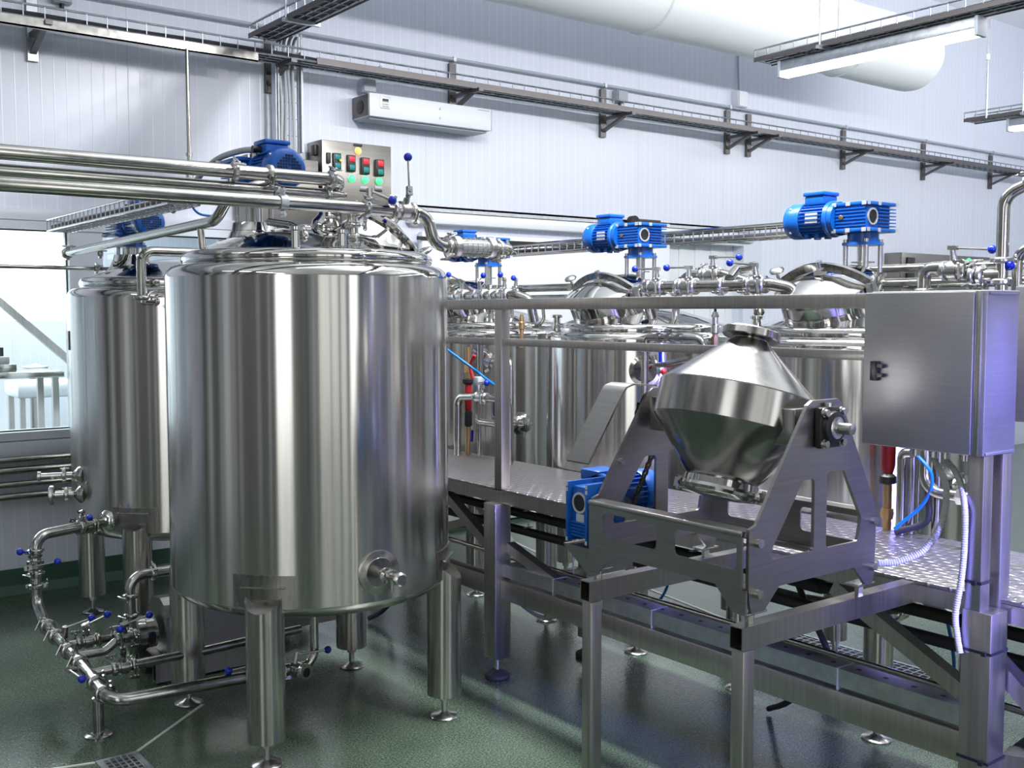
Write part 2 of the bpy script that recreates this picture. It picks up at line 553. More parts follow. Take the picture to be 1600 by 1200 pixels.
# ================================================================== THE ROOM
WALL = 6.88          # inner face of the back wall (runs along x)
X0, X1, Y0, H = -3.6, 13.6, -4.6, 5.2
struct('floor', MB().box((X0 - .2, Y0 - .2, -.12), (X1 + .2, WALL + 4.2, 0)), 'floor')
struct('ceiling', MB().box((X0 - .2, Y0 - .2, H), (X1 + .2, WALL + .16, H + .12)), 'ceiling')
WX0, WX1, WZ0, WZ1 = -1.4, 2.95, .98, 2.19          # opening of the long window
DX0, DX1, DZ = 7.03, 8.02, 2.33                     # doorway
b = MB()
b.box((X0, WALL, 0), (WX0, WALL + .14, H)).box((WX0, WALL, 0), (WX1, WALL + .14, WZ0)).box((WX0, WALL, WZ1), (WX1, WALL + .14, H))
b.box((WX1, WALL, 0), (DX0, WALL + .14, H)).box((DX0, WALL, DZ), (DX1, WALL + .14, H)).box((DX1, WALL, 0), (X1, WALL + .14, H))
struct('wall_back', b, 'wallX')
struct('wall_right', MB().box((X1, Y0, 0), (X1 + .14, WALL + .14, H)), 'wallY')
struct('wall_left', MB().box((X0 - .14, Y0, 0), (X0, WALL + .14, H)), 'greywall')
struct('wall_front', MB().box((X0, Y0 - .14, 0), (X1, Y0, H)), 'greywall')
struct('baseboard_back', MB().add([(X0, WALL, .15), (X0, WALL - .008, .15), (X0, WALL - .012, .05), (X0, WALL - .06, .001), (X0, WALL, .001),
        (DX0, WALL, .15), (DX0, WALL - .008, .15), (DX0, WALL - .012, .05), (DX0, WALL - .06, .001), (DX0, WALL, .001)],
        [(0, 1, 6, 5), (1, 2, 7, 6), (2, 3, 8, 7), (3, 4, 9, 8), (4, 3, 2, 1, 0), (5, 6, 7, 8, 9)]), 'cove')
# bright and dark bands made up behind the viewer to stripe the tank reflections
def reflect_band(name, a, c, axis, m='daylight'):
    fr = MB()
    if axis == 'y':
        x0, z0, x1, z1 = a[0], a[1], c[0], c[1]
        y = Y0
        o = struct(name, MB().box((x0, y, z0), (x1, y + .02, z1)), m)
        fr.box((x0 - .06, y, z0 - .06), (x1 + .06, y + .05, z0)).box((x0 - .06, y, z1), (x1 + .06, y + .05, z1 + .06))
        fr.box((x0 - .06, y, z0), (x0, y + .05, z1)).box((x1, y, z0), (x1 + .06, y + .05, z1))
    else:
        y0, z0, y1, z1 = a[0], a[1], c[0], c[1]
        x = X0
        o = struct(name, MB().box((x, y0, z0), (x + .02, y1, z1)), m)
        fr.box((x, y0 - .06, z0 - .06), (x + .05, y1 + .06, z0)).box((x, y0 - .06, z1), (x + .05, y1 + .06, z1 + .06))
        fr.box((x, y0 - .06, z0), (x + .05, y0, z1)).box((x, y1, z0), (x + .05, y1 + .06, z1))
    fo = fr.build('window_frame', 'frameside', o)
reflect_band('window_2', (-2.55, .3), (-.35, 4.6), 'x')
reflect_band('window_3', (2.62, .3), (3.55, 4.6), 'y')
reflect_band('window_4', (5.52, .3), (5.72, 4.6), 'y')
reflect_band('window_5', (-1.05, .3), (2.15, 4.4), 'y', 'daylight_dim')
reflect_band('window_6', (9.0, .6), (11.6, 3.8), 'y', 'daylight_dim')
for i, (y0, y1, m_) in enumerate(((6.2, 6.6, 'dark_door'), (5.7, 5.9, 'white'), (4.9, 5.5, 'dark_door'), (3.9, 4.4, 'white'), (3.2, 3.4, 'dark_door'), (1.3, 1.6, 'greywall'), (.35, .5, 'white'))):  # strips added to vary the stripes reflected in the tanks
    struct('trim_%d' % (20 + i), MB().box((X0, y0, 0), (X0 + .075, y1, 4.4)), m_)
for i, (x0, x1, m_) in enumerate(((-2.9, -2.5, 'blueshutter'), (-1.9, -1.6, 'white'), (.3, .42, 'greywall'), (1.3, 1.5, 'blueshutter'), (8.2, 8.6, 'white'))):  # more strips added for finer reflected stripes
    struct('trim_%d' % (30 + i), MB().box((x0, Y0 + .051, 0), (x1, Y0 + .08, 4.5)), m_)
struct('door_3', MB().box((X0, -.20, 0), (X0 + .06, 2.9, 4.6)), 'dark_door')  # dark panels from here on added for dark stripes in the tanks
struct('door_4', MB().box((3.66, Y0, 0), (5.42, Y0 + .06, 4.6)), 'blueshutter')
struct('door_5', MB().box((5.82, Y0, 0), (7.9, Y0 + .06, 4.6)), 'blueshutter')
struct('door_6', MB().box((2.25, Y0, 0), (2.54, Y0 + .06, 4.6)), 'dark_door')

# ---- long window in the back wall
wr = struct('window_1', MB().box((WX0 - .08, WALL - .05, WZ1), (WX1 + .08, WALL + .10, WZ1 + .05))
            .box((WX0 - .08, WALL - .05, WZ0 - .05), (WX1 + .08, WALL + .10, WZ0))
            .box((WX0 - .08, WALL - .05, WZ0), (WX0, WALL + .10, WZ1)).box((WX1, WALL - .05, WZ0), (WX1 + .08, WALL + .10, WZ1)), 'frameside')
MB().box((1.83, WALL - .04, WZ0), (2.03, WALL + .08, WZ1)).build('mullion', 'frameside', wr)
MB().box((.2, WALL - .04, WZ0), (.3, WALL + .08, WZ1)).build('mullion', 'frameside', wr)
for a, c in ((WX0, .2), (.3, 1.83), (2.03, WX1)):
    MB().box((a, WALL + .02, WZ0), (c, WALL + .028, WZ1)).build('pane', 'glass', wr)
for a, c in ((WX0, .2), (.3, 1.83), (2.03, WX1)):
    t = .006
    MB().box((a, WALL + .01, WZ0), (a + t, WALL + .019, WZ1)).box((c - t, WALL + .01, WZ0), (c, WALL + .019, WZ1)).box((a + t, WALL + .01, WZ1 - t), (c - t, WALL + .019, WZ1)).box((a + t, WALL + .01, WZ0), (c - t, WALL + .019, WZ0 + t)).build('gasket', 'rubber', wr)
# wide sill and lining under the window, and the lintel band above it
struct('trim_1', MB().rbox((WX0 - .1, WALL - .055, .835), (WX1 + .1, WALL - .001, .925), .006), 'frameside')
struct('trim_2', MB().rbox((WX0 - .1, WALL - .035, 2.245), (3.2, WALL - .001, 2.31), .006), 'frameside')

# ---- neighbouring room seen through the window
NY = WALL + 3.3
b = MB()
b.box((X0, NY, 0), (.6, NY + .12, 2.9)).box((.6, NY, 0), (2.75, NY + .12, 1.62)).box((.6, NY, 2.45), (2.75, NY + .12, 2.9)).box((2.75, NY, 0), (6.6, NY + .12, 2.9))
struct('wall_beyond', b, 'wallX')
struct('wall_beyond_side', MB().box((6.5, WALL + .15, 0), (6.6, NY, 2.9)), 'wallY')
struct('wall_beyond_end', MB().box((X0 - .1, WALL + .15, 0), (X0, NY, 2.9)), 'wallY')
struct('ceiling_beyond', MB().box((X0, WALL + .15, 2.9), (6.6, NY + .12, 3.0)), 'ceiling')
o = struct('window_20', MB().box((.6, NY + .04, 1.62), (2.75, NY + .06, 2.45)), 'outdoors')
MB().box((1.80, NY - .02, 1.62), (1.90, NY + .03, 2.45)).build('mullion', 'frameside', o)
struct('baseboard_beyond', MB().box((X0, NY - .02, 0.001), (6.5, NY, .16)), 'cove')
area('neighbour_lamp_light', (1.0, WALL + 1.6, 2.85), (3.5, .6), 150, COOL)  # fill light added to brighten the next room, no lamp seen

# ---- doorway, sliding door and its rail
o = struct('door_1', MB().box((DX0 - .02, WALL - .02, 0), (DX0 + .0, WALL + .14, DZ)).box((DX1, WALL - .05, 0), (DX1 + .26, WALL - .001, DZ + .10))
           .box((DX0 - .02, WALL - .05, DZ), (DX1, WALL - .001, DZ + .10)), 'frameside')
b = MB()
for i in range(9):
    x = DX0 + .03 + i * .108
    b.box((x, WALL + .085 + .008 * (i % 2), .02), (x + .112, WALL + .092 + .008 * (i % 2), DZ))
b.build('strip_panel', 'white', o)
o = struct('door_2', MB().rbox((4.35, WALL - .085, .03), (6.98, WALL - .02, 2.30), .01), 'white')
MB().box((4.30, WALL - .095, 2.235), (6.2, WALL - .086, 2.262)).build('slot', 'black', o)
struct('trim_3', MB().rbox((4.25, WALL - .10, 2.36), (8.12, WALL - .001, 2.45), .012), 'white')
struct('trim_4', MB().box((4.25, WALL - .11, 2.475), (8.12, WALL - .001, 2.492)).box((4.25, WALL - .11, 2.45), (8.12, WALL - .104, 2.49)), 'galv')
t = thing('door_roller', 'black roller carriage on the sliding door rail above the doorway', 'door hardware', (6.55, WALL - .11, 2.30))
MB().rbox((6.50, WALL - .16, 2.30), (6.72, WALL - .115, 2.47), .008).rbox((6.44, WALL - .17, 2.46), (6.78, WALL - .115, 2.50), .006).build('carriage', 'black', t)
MB().cyl((6.46, WALL - .125, 2.47), (6.46, WALL - .175, 2.47), .055).build('wheel', 'rubber', t)

# ---- floor joints and drains
def strip(name, pts, wd=.014):
    b = MB()
    for p, q in zip(pts, pts[1:]):
        p, q = V((p[0], p[1], .0015)), V((q[0], q[1], .0015))
        b.bar(p, q, wd, .003)
    struct(name, b, 'seal')
strip('trim_5', [(1.29, 4.077), (1.68, 4.405)])
strip('trim_6', [(-1.2, 4.70), (1.132, 4.072)])
strip('trim_7', [tuple(onZ(1008, 918).xy), tuple(onZ(1145, 972).xy)], .02)
strip('trim_8', [tuple(onZ(800, 845).xy), tuple(onZ(842, 865).xy)], .02)
def drain(c, sx, sy, label, nx, ny, rot=0):
    t = thing('floor_drain', label, 'floor drain', (c[0], c[1], 0))
    x, y = c
    e = .018
    MB().box((x - sx, y - sy, .0005), (x + sx, y - sy + e, .006)).box((x - sx, y + sy - e, .0005), (x + sx, y + sy, .006)).box((x - sx, y - sy + e, .0005), (x - sx + e, y + sy - e, .006)).box((x + sx - e, y - sy + e, .0005), (x + sx, y + sy - e, .006)).build('rim', 'galv', t)
    MB().box((x - sx + e, y - sy + e, .0005), (x + sx - e, y + sy - e, .0012)).build('pit', 'rubber', t)
    g = MB()
    for i in range(1, nx):
        q = x - sx + 2 * sx * i / nx
        g.box((q - .003, y - sy + e, .0013), (q + .003, y + sy - e, .0045))
    for i in range(1, ny):
        q = y - sy + 2 * sy * i / ny
        g.box((x - sx + e, q - .003, .0013), (x + sx - e, q + .003, .0048))
    g.build('grating', 'galv', t)
    return t
drain((1.212, 3.978), .078, .098, 'square steel gully grate in the green floor where two white joints meet', 7, 6)
drain((4.50, 3.05), .075, .62, 'long steel drain channel with a grate under the platform', 4, 30)
drain((4.15, .95), .12, .3, 'short drain grate in the floor behind the big corner post', 5, 12)

# ---- pipes along the wall below the window
for i, (v, lab) in enumerate(((720, 'steel pipe along the back wall right under the window sill, uppermost of four'),
                              (737, 'second steel pipe down along the back wall under the window'),
                              (759, 'third steel pipe down along the back wall, level with the small tank valves'),
                              (778, 'lowest of the four steel pipes along the back wall under the window'))):
    p = onY(0, v, WALL - .07)
    z = p.z
    t = thing('wall_pipe', lab, 'pipe', (0, WALL - .07, z), 'pipes along the wall under the window')
    MB().cyl((-1.5, WALL - .07, z), (3.3, WALL - .07, z), (.019, .022, .019, .021)[i], n=14).build('tube', 'pipe', t)
    for x in (-.6, 1.1, 2.9):
        MB().box((x, WALL - .095, z - .03), (x + .02, WALL - .0015, z - .018)).box((x, WALL - .095, z - .018), (x + .02, WALL - .0925, z + .02)).build('bracket', 'galv', t)

# ================================================================== OVERHEAD
TZ = 3.355
def wire_tray(t, p0, p1, wd=.16, hh=.06, step=.11, cables=2, rodm='galv', up=(0, 0, 1)):
    """wire-mesh cable tray from p0 to p1 under the thing t: rails, rungs, cables"""
    p0, p1 = V(p0), V(p1)
    d = (p1 - p0)
    n = max(int(d.length / step), 2)
    dn = d.normalized()
    upv = V(up)
    side = dn.cross(upv).normalized()
    b = MB()
    for q, h_, r_ in ((.5, hh, .007), (-.5, hh, .007), (.5, 0, .007), (-.5, 0, .007), (1 / 6, 0, .004), (-1 / 6, 0, .004)):
        b.cyl(p0 + side * wd * q + upv * h_, p1 + side * wd * q + upv * h_, r_, n=8)
    b.build('side_rail', rodm, t)
    b = MB()
    for i in range(n + 1):
        p = p0 + d * (i / n)
        b.bar(p + side * wd / 2 - upv * .003, p - side * wd / 2 - upv * .003, .005, .005)
        b.bar(p + side * (wd / 2 + .003), p + side * (wd / 2 + .003) + upv * hh, .005, .005, up=dn)
        b.bar(p - side * (wd / 2 + .003), p - side * (wd / 2 + .003) + upv * hh, .005, .005, up=dn)
    b.build('wire_mesh', 'wire', t)
    for k in range(cables):
        off = (-.5 + (k + .5) / cables) * wd * .8
        pts = []
        m = max(int(d.length / .5), 3)
        for i in range(m + 1):
            pts.append(p0 + d * (i / m) + side * (off + random.uniform(-.012, .012)) + upv * (.012 + random.uniform(0, .014)))
        MB().sweep(smooth_path(pts, 3), .013 if cables < 4 else .017, 8).build('cable', 'cablegrey' if k % 4 == 3 else 'bundle', t)
t = thing('wall_cable_tray', 'long wire cable tray bracketed along the whole white back wall', 'cable tray', (5, 6.6, TZ))
wire_tray(t, (-2.5, 6.62, TZ), (13.4, 6.62, TZ), .20, .07, .115, 6)
MB().box((-2.5, 6.50, TZ - .06), (2.93, 6.512, TZ - .005)).box((-2.5, 6.50, TZ - .06), (2.93, 6.53, TZ - .052)).build('rail_profile', 'pipe', t)
MB().box((-2.5, 6.525, TZ + .004), (13.4, 6.715, TZ + .009)).build('cable_bed', 'bundle', t)
MB().box((3.35, 6.509, TZ - .014), (13.4, 6.514, TZ + .03)).build('edge_rail', 'darksteel', t)
for x in (.15, 1.66, 3.17, 4.67, 6.22, 7.80, 8.10, 9.60, 11.09, 12.54):
    bo = MB().box((x - .03, WALL - .03, TZ - .17), (x + .03, WALL - .0015, TZ + .232)).build('bracket_post', 'darksteel' if x > 2 else 'galv', t)
    MB().bar((x, WALL - .03, TZ - .02), (x, 6.48, TZ - .02), .04, .025).bar((x, WALL - .03, TZ - .12), (x, 6.60, TZ - .03), .035, .02).build('bracket_arm', 'darksteel', bo)
t = thing('conduit_pipe', 'thin straight conduit running along the wall just above the long cable tray', 'conduit', (5, WALL - .045, 3.6))
MB().cyl((-2.5, WALL - .045, 3.615), (13.5, WALL - .045, 3.615), .014, n=10).build('tube', 'greyplastic', t)
for x in (.15, 3.17, 4.67, 6.22, 7.80, 9.60, 11.09, 12.54):
    MB().box((x - .012, WALL - .062, 3.597), (x + .012, WALL - .0015, 3.633)).build('clip', 'galv', t)

def branch_tray(x, y0, y1, label, cables=3):
    t = thing('ceiling_cable_tray', label, 'cable tray', (x, (y0 + y1) / 2, TZ + .09), 'cable trays hung from the ceiling')
    wire_tray(t, (x, y0, TZ + .09), (x, y1, TZ + .09), .17, .07, .11, cables)
    MB().box((x - .085, y0, TZ + .095), (x + .085, y1, TZ + .099)).build('cable_bed', 'bundle', t)
    for sd in (-1, 1):
        MB().box((x + sd * .094 - .003, y0, TZ + .075), (x + sd * .094 + .003, y1, TZ + .105)).build('edge_rail', 'darksteel', t)
    for y in [y1 - .55 - 1.9 * k for k in range(5)]:
        if y > y0 + .1:
            MB().cyl((x + .1, y, TZ + .07), (x + .1, y, H - .001), .006, n=8).cyl((x - .1, y, TZ + .07), (x - .1, y, H - .001), .006, n=8).bar((x - .12, y, TZ + .075), (x + .12, y, TZ + .075), .03, .02).build('hanger', 'galv', t)
    return t
branch_tray(2.96, -3.0, 6.50, 'wire cable tray crossing from the wall tray toward the viewer above the control panel')
branch_tray(6.02, -3.0, 4.98, 'wire cable tray hung from the ceiling directly above the lit batten light')
branch_tray(9.40, -3.0, 5.36, 'far wire cable tray whose end shows beside the thin hanging rod')
def batten(x, y0, y1, label):
    t = thing('batten_light', label, 'light', (x, (y0 + y1) / 2, TZ - .06), 'batten lights under the cable trays')
    MB().rbox((x - .05, y0, TZ - .015), (x + .05, y1, TZ + .055), .008).build('housing', 'galv', t)
    MB().rbox((x - .048, y0 + .012, TZ - .05), (x + .048, y1 - .012, TZ - .012), .014, 3).build('diffuser', 'tube', t)
    for y in (y0, y1):
        MB().rbox((x - .054, y - .012, TZ - .055), (x + .054, y + .012, TZ + .06), .006).build('end_cap', 'greyplastic', t)
    for y in (y0 + .2, y1 - .2):
        MB().box((x - .012, y - .012, TZ + .05), (x + .012, y + .012, TZ + .09)).build('hanger', 'galv', t)
p = onZ(1220, 118, TZ - .03); q = onZ(1538, 50, TZ - .03)
batten(6.02, 3.38, 4.80, 'lit batten light hanging under the middle cable tray, in front of the white duct')
batten(9.40, 3.5, 4.97, 'lit batten light cut off by the right edge, below the far cable tray')
t = thing('hanging_rod', 'thin vertical steel rod hanging from the ceiling to the far cable tray end', 'rod', (9.3, 5.1, TZ))
MB().cyl((9.295, 5.14, TZ + .08), (9.295, 5.14, H - .001), .009, n=8).build('rod', 'galv', t)
MB().cyl((9.295, 5.14, 3.95), (9.295, 5.14, 4.0), .018, n=8).build('coupling', 'white', t)

# vertical tray down to the control panels
t = thing('drop_cable_tray', 'vertical wire cable tray with cables dropping from the wall tray to the control panel', 'cable tray', (3.25, 6.72, 2.9))
wire_tray(t, (3.24, 6.74, 2.78), (3.24, 6.74, 3.56), .17, .05, .11, 0, up=(0, -1, 0))
for x in (3.148, 3.332):
    MB().box((x - .008, 6.70, 2.78), (x + .008, 6.765, 3.45)).build('side_channel', 'galv', t)
for x in (3.185, 3.215, 3.25, 3.285):
    MB().sweep(smooth_path([(x, 6.725, 2.78), (x + random.uniform(-.015, .015), 6.72, 3.1), (x + random.uniform(-.02, .02), 6.72, 3.35), (x, 6.725, 3.5), (x - .08, 6.5, 3.50)], 5), .0105, 8).build('cable', random.choice(['greyplastic', 'whiteplastic', 'cablegrey']), t)
# drop rod with a clip
t = thing('drop_conduit', 'thin steel tube hanging from the wall tray above the three pipes', 'conduit', (2.5, 6.5, 2.4))
pb, pt = onY(296, 275, 6.49), onY(293, 76, 6.49)
MB().cyl((pb.x, 6.49, pb.z), (pb.x, 6.49, TZ - .05), .012, n=10).build('tube', 'pipe', t)
MB().cyl((pb.x, 6.49, pb.z - .01), (pb.x, 6.49, pb.z + .02), .022, n=12).cyl((pb.x, 6.49, pb.z + .12), (pb.x, 6.49, pb.z + .14), .02, n=12).build('coupling', 'bolt', t)

def jbox(name, c, s, m, label, cable=None):
    t = thing(name, label, 'junction box', (c[0], c[1], c[2] - s[2] / 2))
    MB().rbox((c[0] - s[0] / 2, c[1] - s[1], c[2] - s[2] / 2), (c[0] + s[0] / 2, c[1], c[2] + s[2] / 2), .008).build('case', m, t)
    MB().rbox((c[0] - s[0] / 2 + .006, c[1] - s[1] - .012, c[2] - s[2] / 2 + .006), (c[0] + s[0] / 2 - .006, c[1] - s[1] - .0005, c[2] + s[2] / 2 - .006), .005).build('lid', m, t)
    MB().cyl((c[0], c[1] - s[1] / 2, c[2] - s[2] / 2 - .025), (c[0], c[1] - s[1] / 2, c[2] - s[2] / 2), .014, n=10).build('gland', 'black', t)
    if cable:
        MB().sweep(smooth_path(cable, 6), .009, 8).build('cable', 'greyplastic', t)
jbox('junction_box', (1.83, WALL - .001, 3.60), (.11, .06, .11), 'greyplastic', 'grey junction box on the wall at the upper left, above the cable tray')
jbox('junction_box', (6.40, WALL - .001, 3.545), (.12, .07, .10), 'greyplastic', 'small grey junction box above the wall tray, right of the third bracket along')
jbox('junction_box', (7.94, WALL - .001, 3.70), (.13, .08, .15), 'white', 'white junction box high on the wall with a wire from above',
     [(7.94, WALL - .03, 3.775), (7.935, WALL - .02, 4.1), (7.94, WALL - .02, 4.6)])

# ---- air curtain unit
t = thing('air_curtain', 'long white air curtain unit fixed to the back wall above the control panel', 'air curtain', (4.45, WALL, 3.05))
AX0, AX1, AY = 3.82, 4.88, WALL - .24
AZ0, AZ1 = 3.06, 3.235
MB().rbox((AX0, AY, AZ0 + .012), (AX1, WALL - .0015, AZ1), .008).build('housing', 'white', t)
MB().box((AX0 + .02, AY + .04, AZ0), (AX1 - .02, WALL - .03, AZ0 + .0115)).build('outlet_grille', 'greyplastic', t)
MB().rbox((AX0 - .008, AY + .006, AZ0 + .02), (AX0 - .0005, WALL - .008, AZ1 - .008), .003).build('end_panel', 'darksteel', t)
MB().rbox((AX1 + .0005, AY + .004, AZ0 + .016), (AX1 + .008, WALL - .008, AZ1 - .004), .003).build('end_panel', 'greyplastic', t)
MB().lathe([(.05, 0), (.05, .004), (.04, .006)], (AX0 - .008, WALL - .12, (AZ0 + AZ1) / 2), (-1, 0, 0), 20).build('fan_opening', 'black', t)
po = MB().rbox((AX0 + .085, AY - .006, AZ0 + .075), (AX0 + .165, AY - .0005, AZ1 - .015), .003).build('control_panel', 'alum', t)
MB().box((AX0 + .10, AY - .008, AZ1 - .05), (AX0 + .15, AY - .0065, AZ1 - .033)).build('display', 'black', po)
for i in range(3):
    MB().box((AX0 + .098, AY - .008, AZ0 + .085 + i * .015), (AX0 + .152, AY - .0065, AZ0 + .094 + i * .015)).build('button', 'greyplastic', po)
MB().box((AX1 - .13, AY - .002, AZ1 - .02), (AX1 - .02, AY - .0005, AZ1 - .012)).build('badge', 'greyplastic', t)
for z in (AZ0 + .06, AZ1 - .05):
    MB().sphere((4.41, AY - .002, z), .008, 8, 6).build('screw', 'bolt', t)
jbox('junction_box', (3.90, WALL - .04, 3.312), (.11, .06, .10), 'greyplastic', 'grey junction box sitting on the air curtain with a cable up to the tray',
     [(3.9, WALL - .06, 3.36), (3.93, WALL - .07, 3.41), (3.96, WALL - .12, 3.44), (3.95, 6.70, 3.44)])

# ---- fabric air duct
t = thing('air_duct', 'wide white fabric air duct hung under the ceiling with a rounded closed end', 'air duct', (6, 5.95, 4.0))
DR, DYC, DZC = .33, 5.92, 4.13
prof = [(DR, 0)]
LEN = 12.2
for i in range(1, 26):
    prof.append((DR * (1 - .012 * (i % 2 == 0)), LEN * i / 26))
prof.append((DR, LEN))
prof += [(DR * math.cos(R(a)), LEN + DR * .75 * math.sin(R(a))) for a in (15, 32, 50, 66, 80, 90)]
MB().lathe(prof, (-2.9, DYC, DZC), (1, 0, 0), 40).build('sleeve', 'duct', t, sharp=60)
for x in (-1.5, 1.0, 3.4, 5.8, 8.2):
    MB().lathe([(DR + .004, -.01), (DR + .008, 0), (DR + .004, .01)], (x, DYC, DZC), (1, 0, 0), 40).build('hoop', 'white', t)
    MB().cyl((x, DYC, DZC + DR), (x, DYC, H - .001), .006, n=8).build('hanger', 'galv', t)

# ================================================================== FITTINGS
def add_clamp(t, pos, ax, r, side=(0, 0, 1), m='bolt', nut=True):
    """hinged sanitary clamp around a pipe: two-half ring, hinge, bolt and wing nut"""
    ax = V(ax).normalized(); pos = V(pos)
    sd = V(side) - ax * V(side).dot(ax)
    if sd.length < 1e-3: sd = frame_of(ax)[0]
    sd.normalize()
    ot = ax.cross(sd)
    b = MB().lathe([(r * 1.01, -.012), (r * 1.34, -.0085), (r * 1.42, -.006), (r * 1.42, .006), (r * 1.34, .0085), (r * 1.01, .012)], pos, ax, 24, close=True)
    q = pos + sd * (r * 1.42)
    b.bar(q - ot * .012, q + ot * .012, .016, .018, up=sd)
    q2 = pos - sd * (r * 1.42)
    b.bar(q2 - ot * .009, q2 + ot * .009, .014, .014, up=sd)
    if nut:
        b.cyl(q + sd * .008 - ot * .03, q + sd * .008 + ot * .022, .0042, n=8)
        e = q + sd * .008 + ot * .026
        b.sphere(e, .0075, 8, 6)
        b.bar(e - ax * .017 + ot * .008, e + ax * .017 + ot * .008, .006, .012, up=ot)
        b.torus(e + ax * .015 + ot * .008, ax.cross(ot), .007, .0028, 10, 6).torus(e - ax * .015 + ot * .008, ax.cross(ot), .007, .0028, 10, 6)
    return b.build('clamp', m, t)
def add_valve(t, pos, ax, stem, lever, r, ln=.12, m='bolt', clamps=True, drop=0.0):
    """hand butterfly valve: body with two collars, square-shouldered stem, lever and blue ball"""
    ax, stem, lever = V(ax).normalized(), V(stem).normalized(), V(lever).normalized()
    pos = V(pos)
    b = MB().lathe([(r * .9, -.045), (r * 1.25, -.043), (r * 1.25, -.036), (r * 1.05, -.028), (r * 1.12, -.018), (r * 1.5, -.016), (r * 1.5, .016),
                    (r * 1.12, .018), (r * 1.05, .028), (r * 1.25, .036), (r * 1.25, .043), (r * .9, .045)], pos, ax, 24)
    b.cyl(pos + stem * r, pos + stem * (r * 1.5 + .02), .013, n=12)
    v = b.build('valve', m, t)
    s1 = pos + stem * (r * 1.5 + .02)
    h = MB().cyl(s1 - stem * .002, s1 + stem * .034, .0105, n=10)
    h.bar(s1 + stem * .026 - lever * .014, s1 + stem * .026 + lever * .02, .022, .016, up=stem)
    e = s1 + stem * (.026) + lever * ln + stem * drop
    h.cyl(s1 + stem * .026 + lever * .012, e, .0048, n=8)
    h.build('handle', m, v)
    MB().sphere(e, .0165, 16, 10).build('knob', 'ball', v)
    if clamps:
        add_clamp(t, pos - ax * .040, ax, r, stem.cross(ax), m)
        add_clamp(t, pos + ax * .040, ax, r, -stem.cross(ax), m)
    return v
def pipe_thing(name, label, pts, r, m='pipe', bend=None, cat='pipe', group=None, base=None):
    loc = base if base else min((V(p) for p in pts), key=lambda p: p.z)
    t = thing(name, label, cat, loc, group)
    MB().tube(pts, r, bend, 18).build('tube', m, t)
    return t

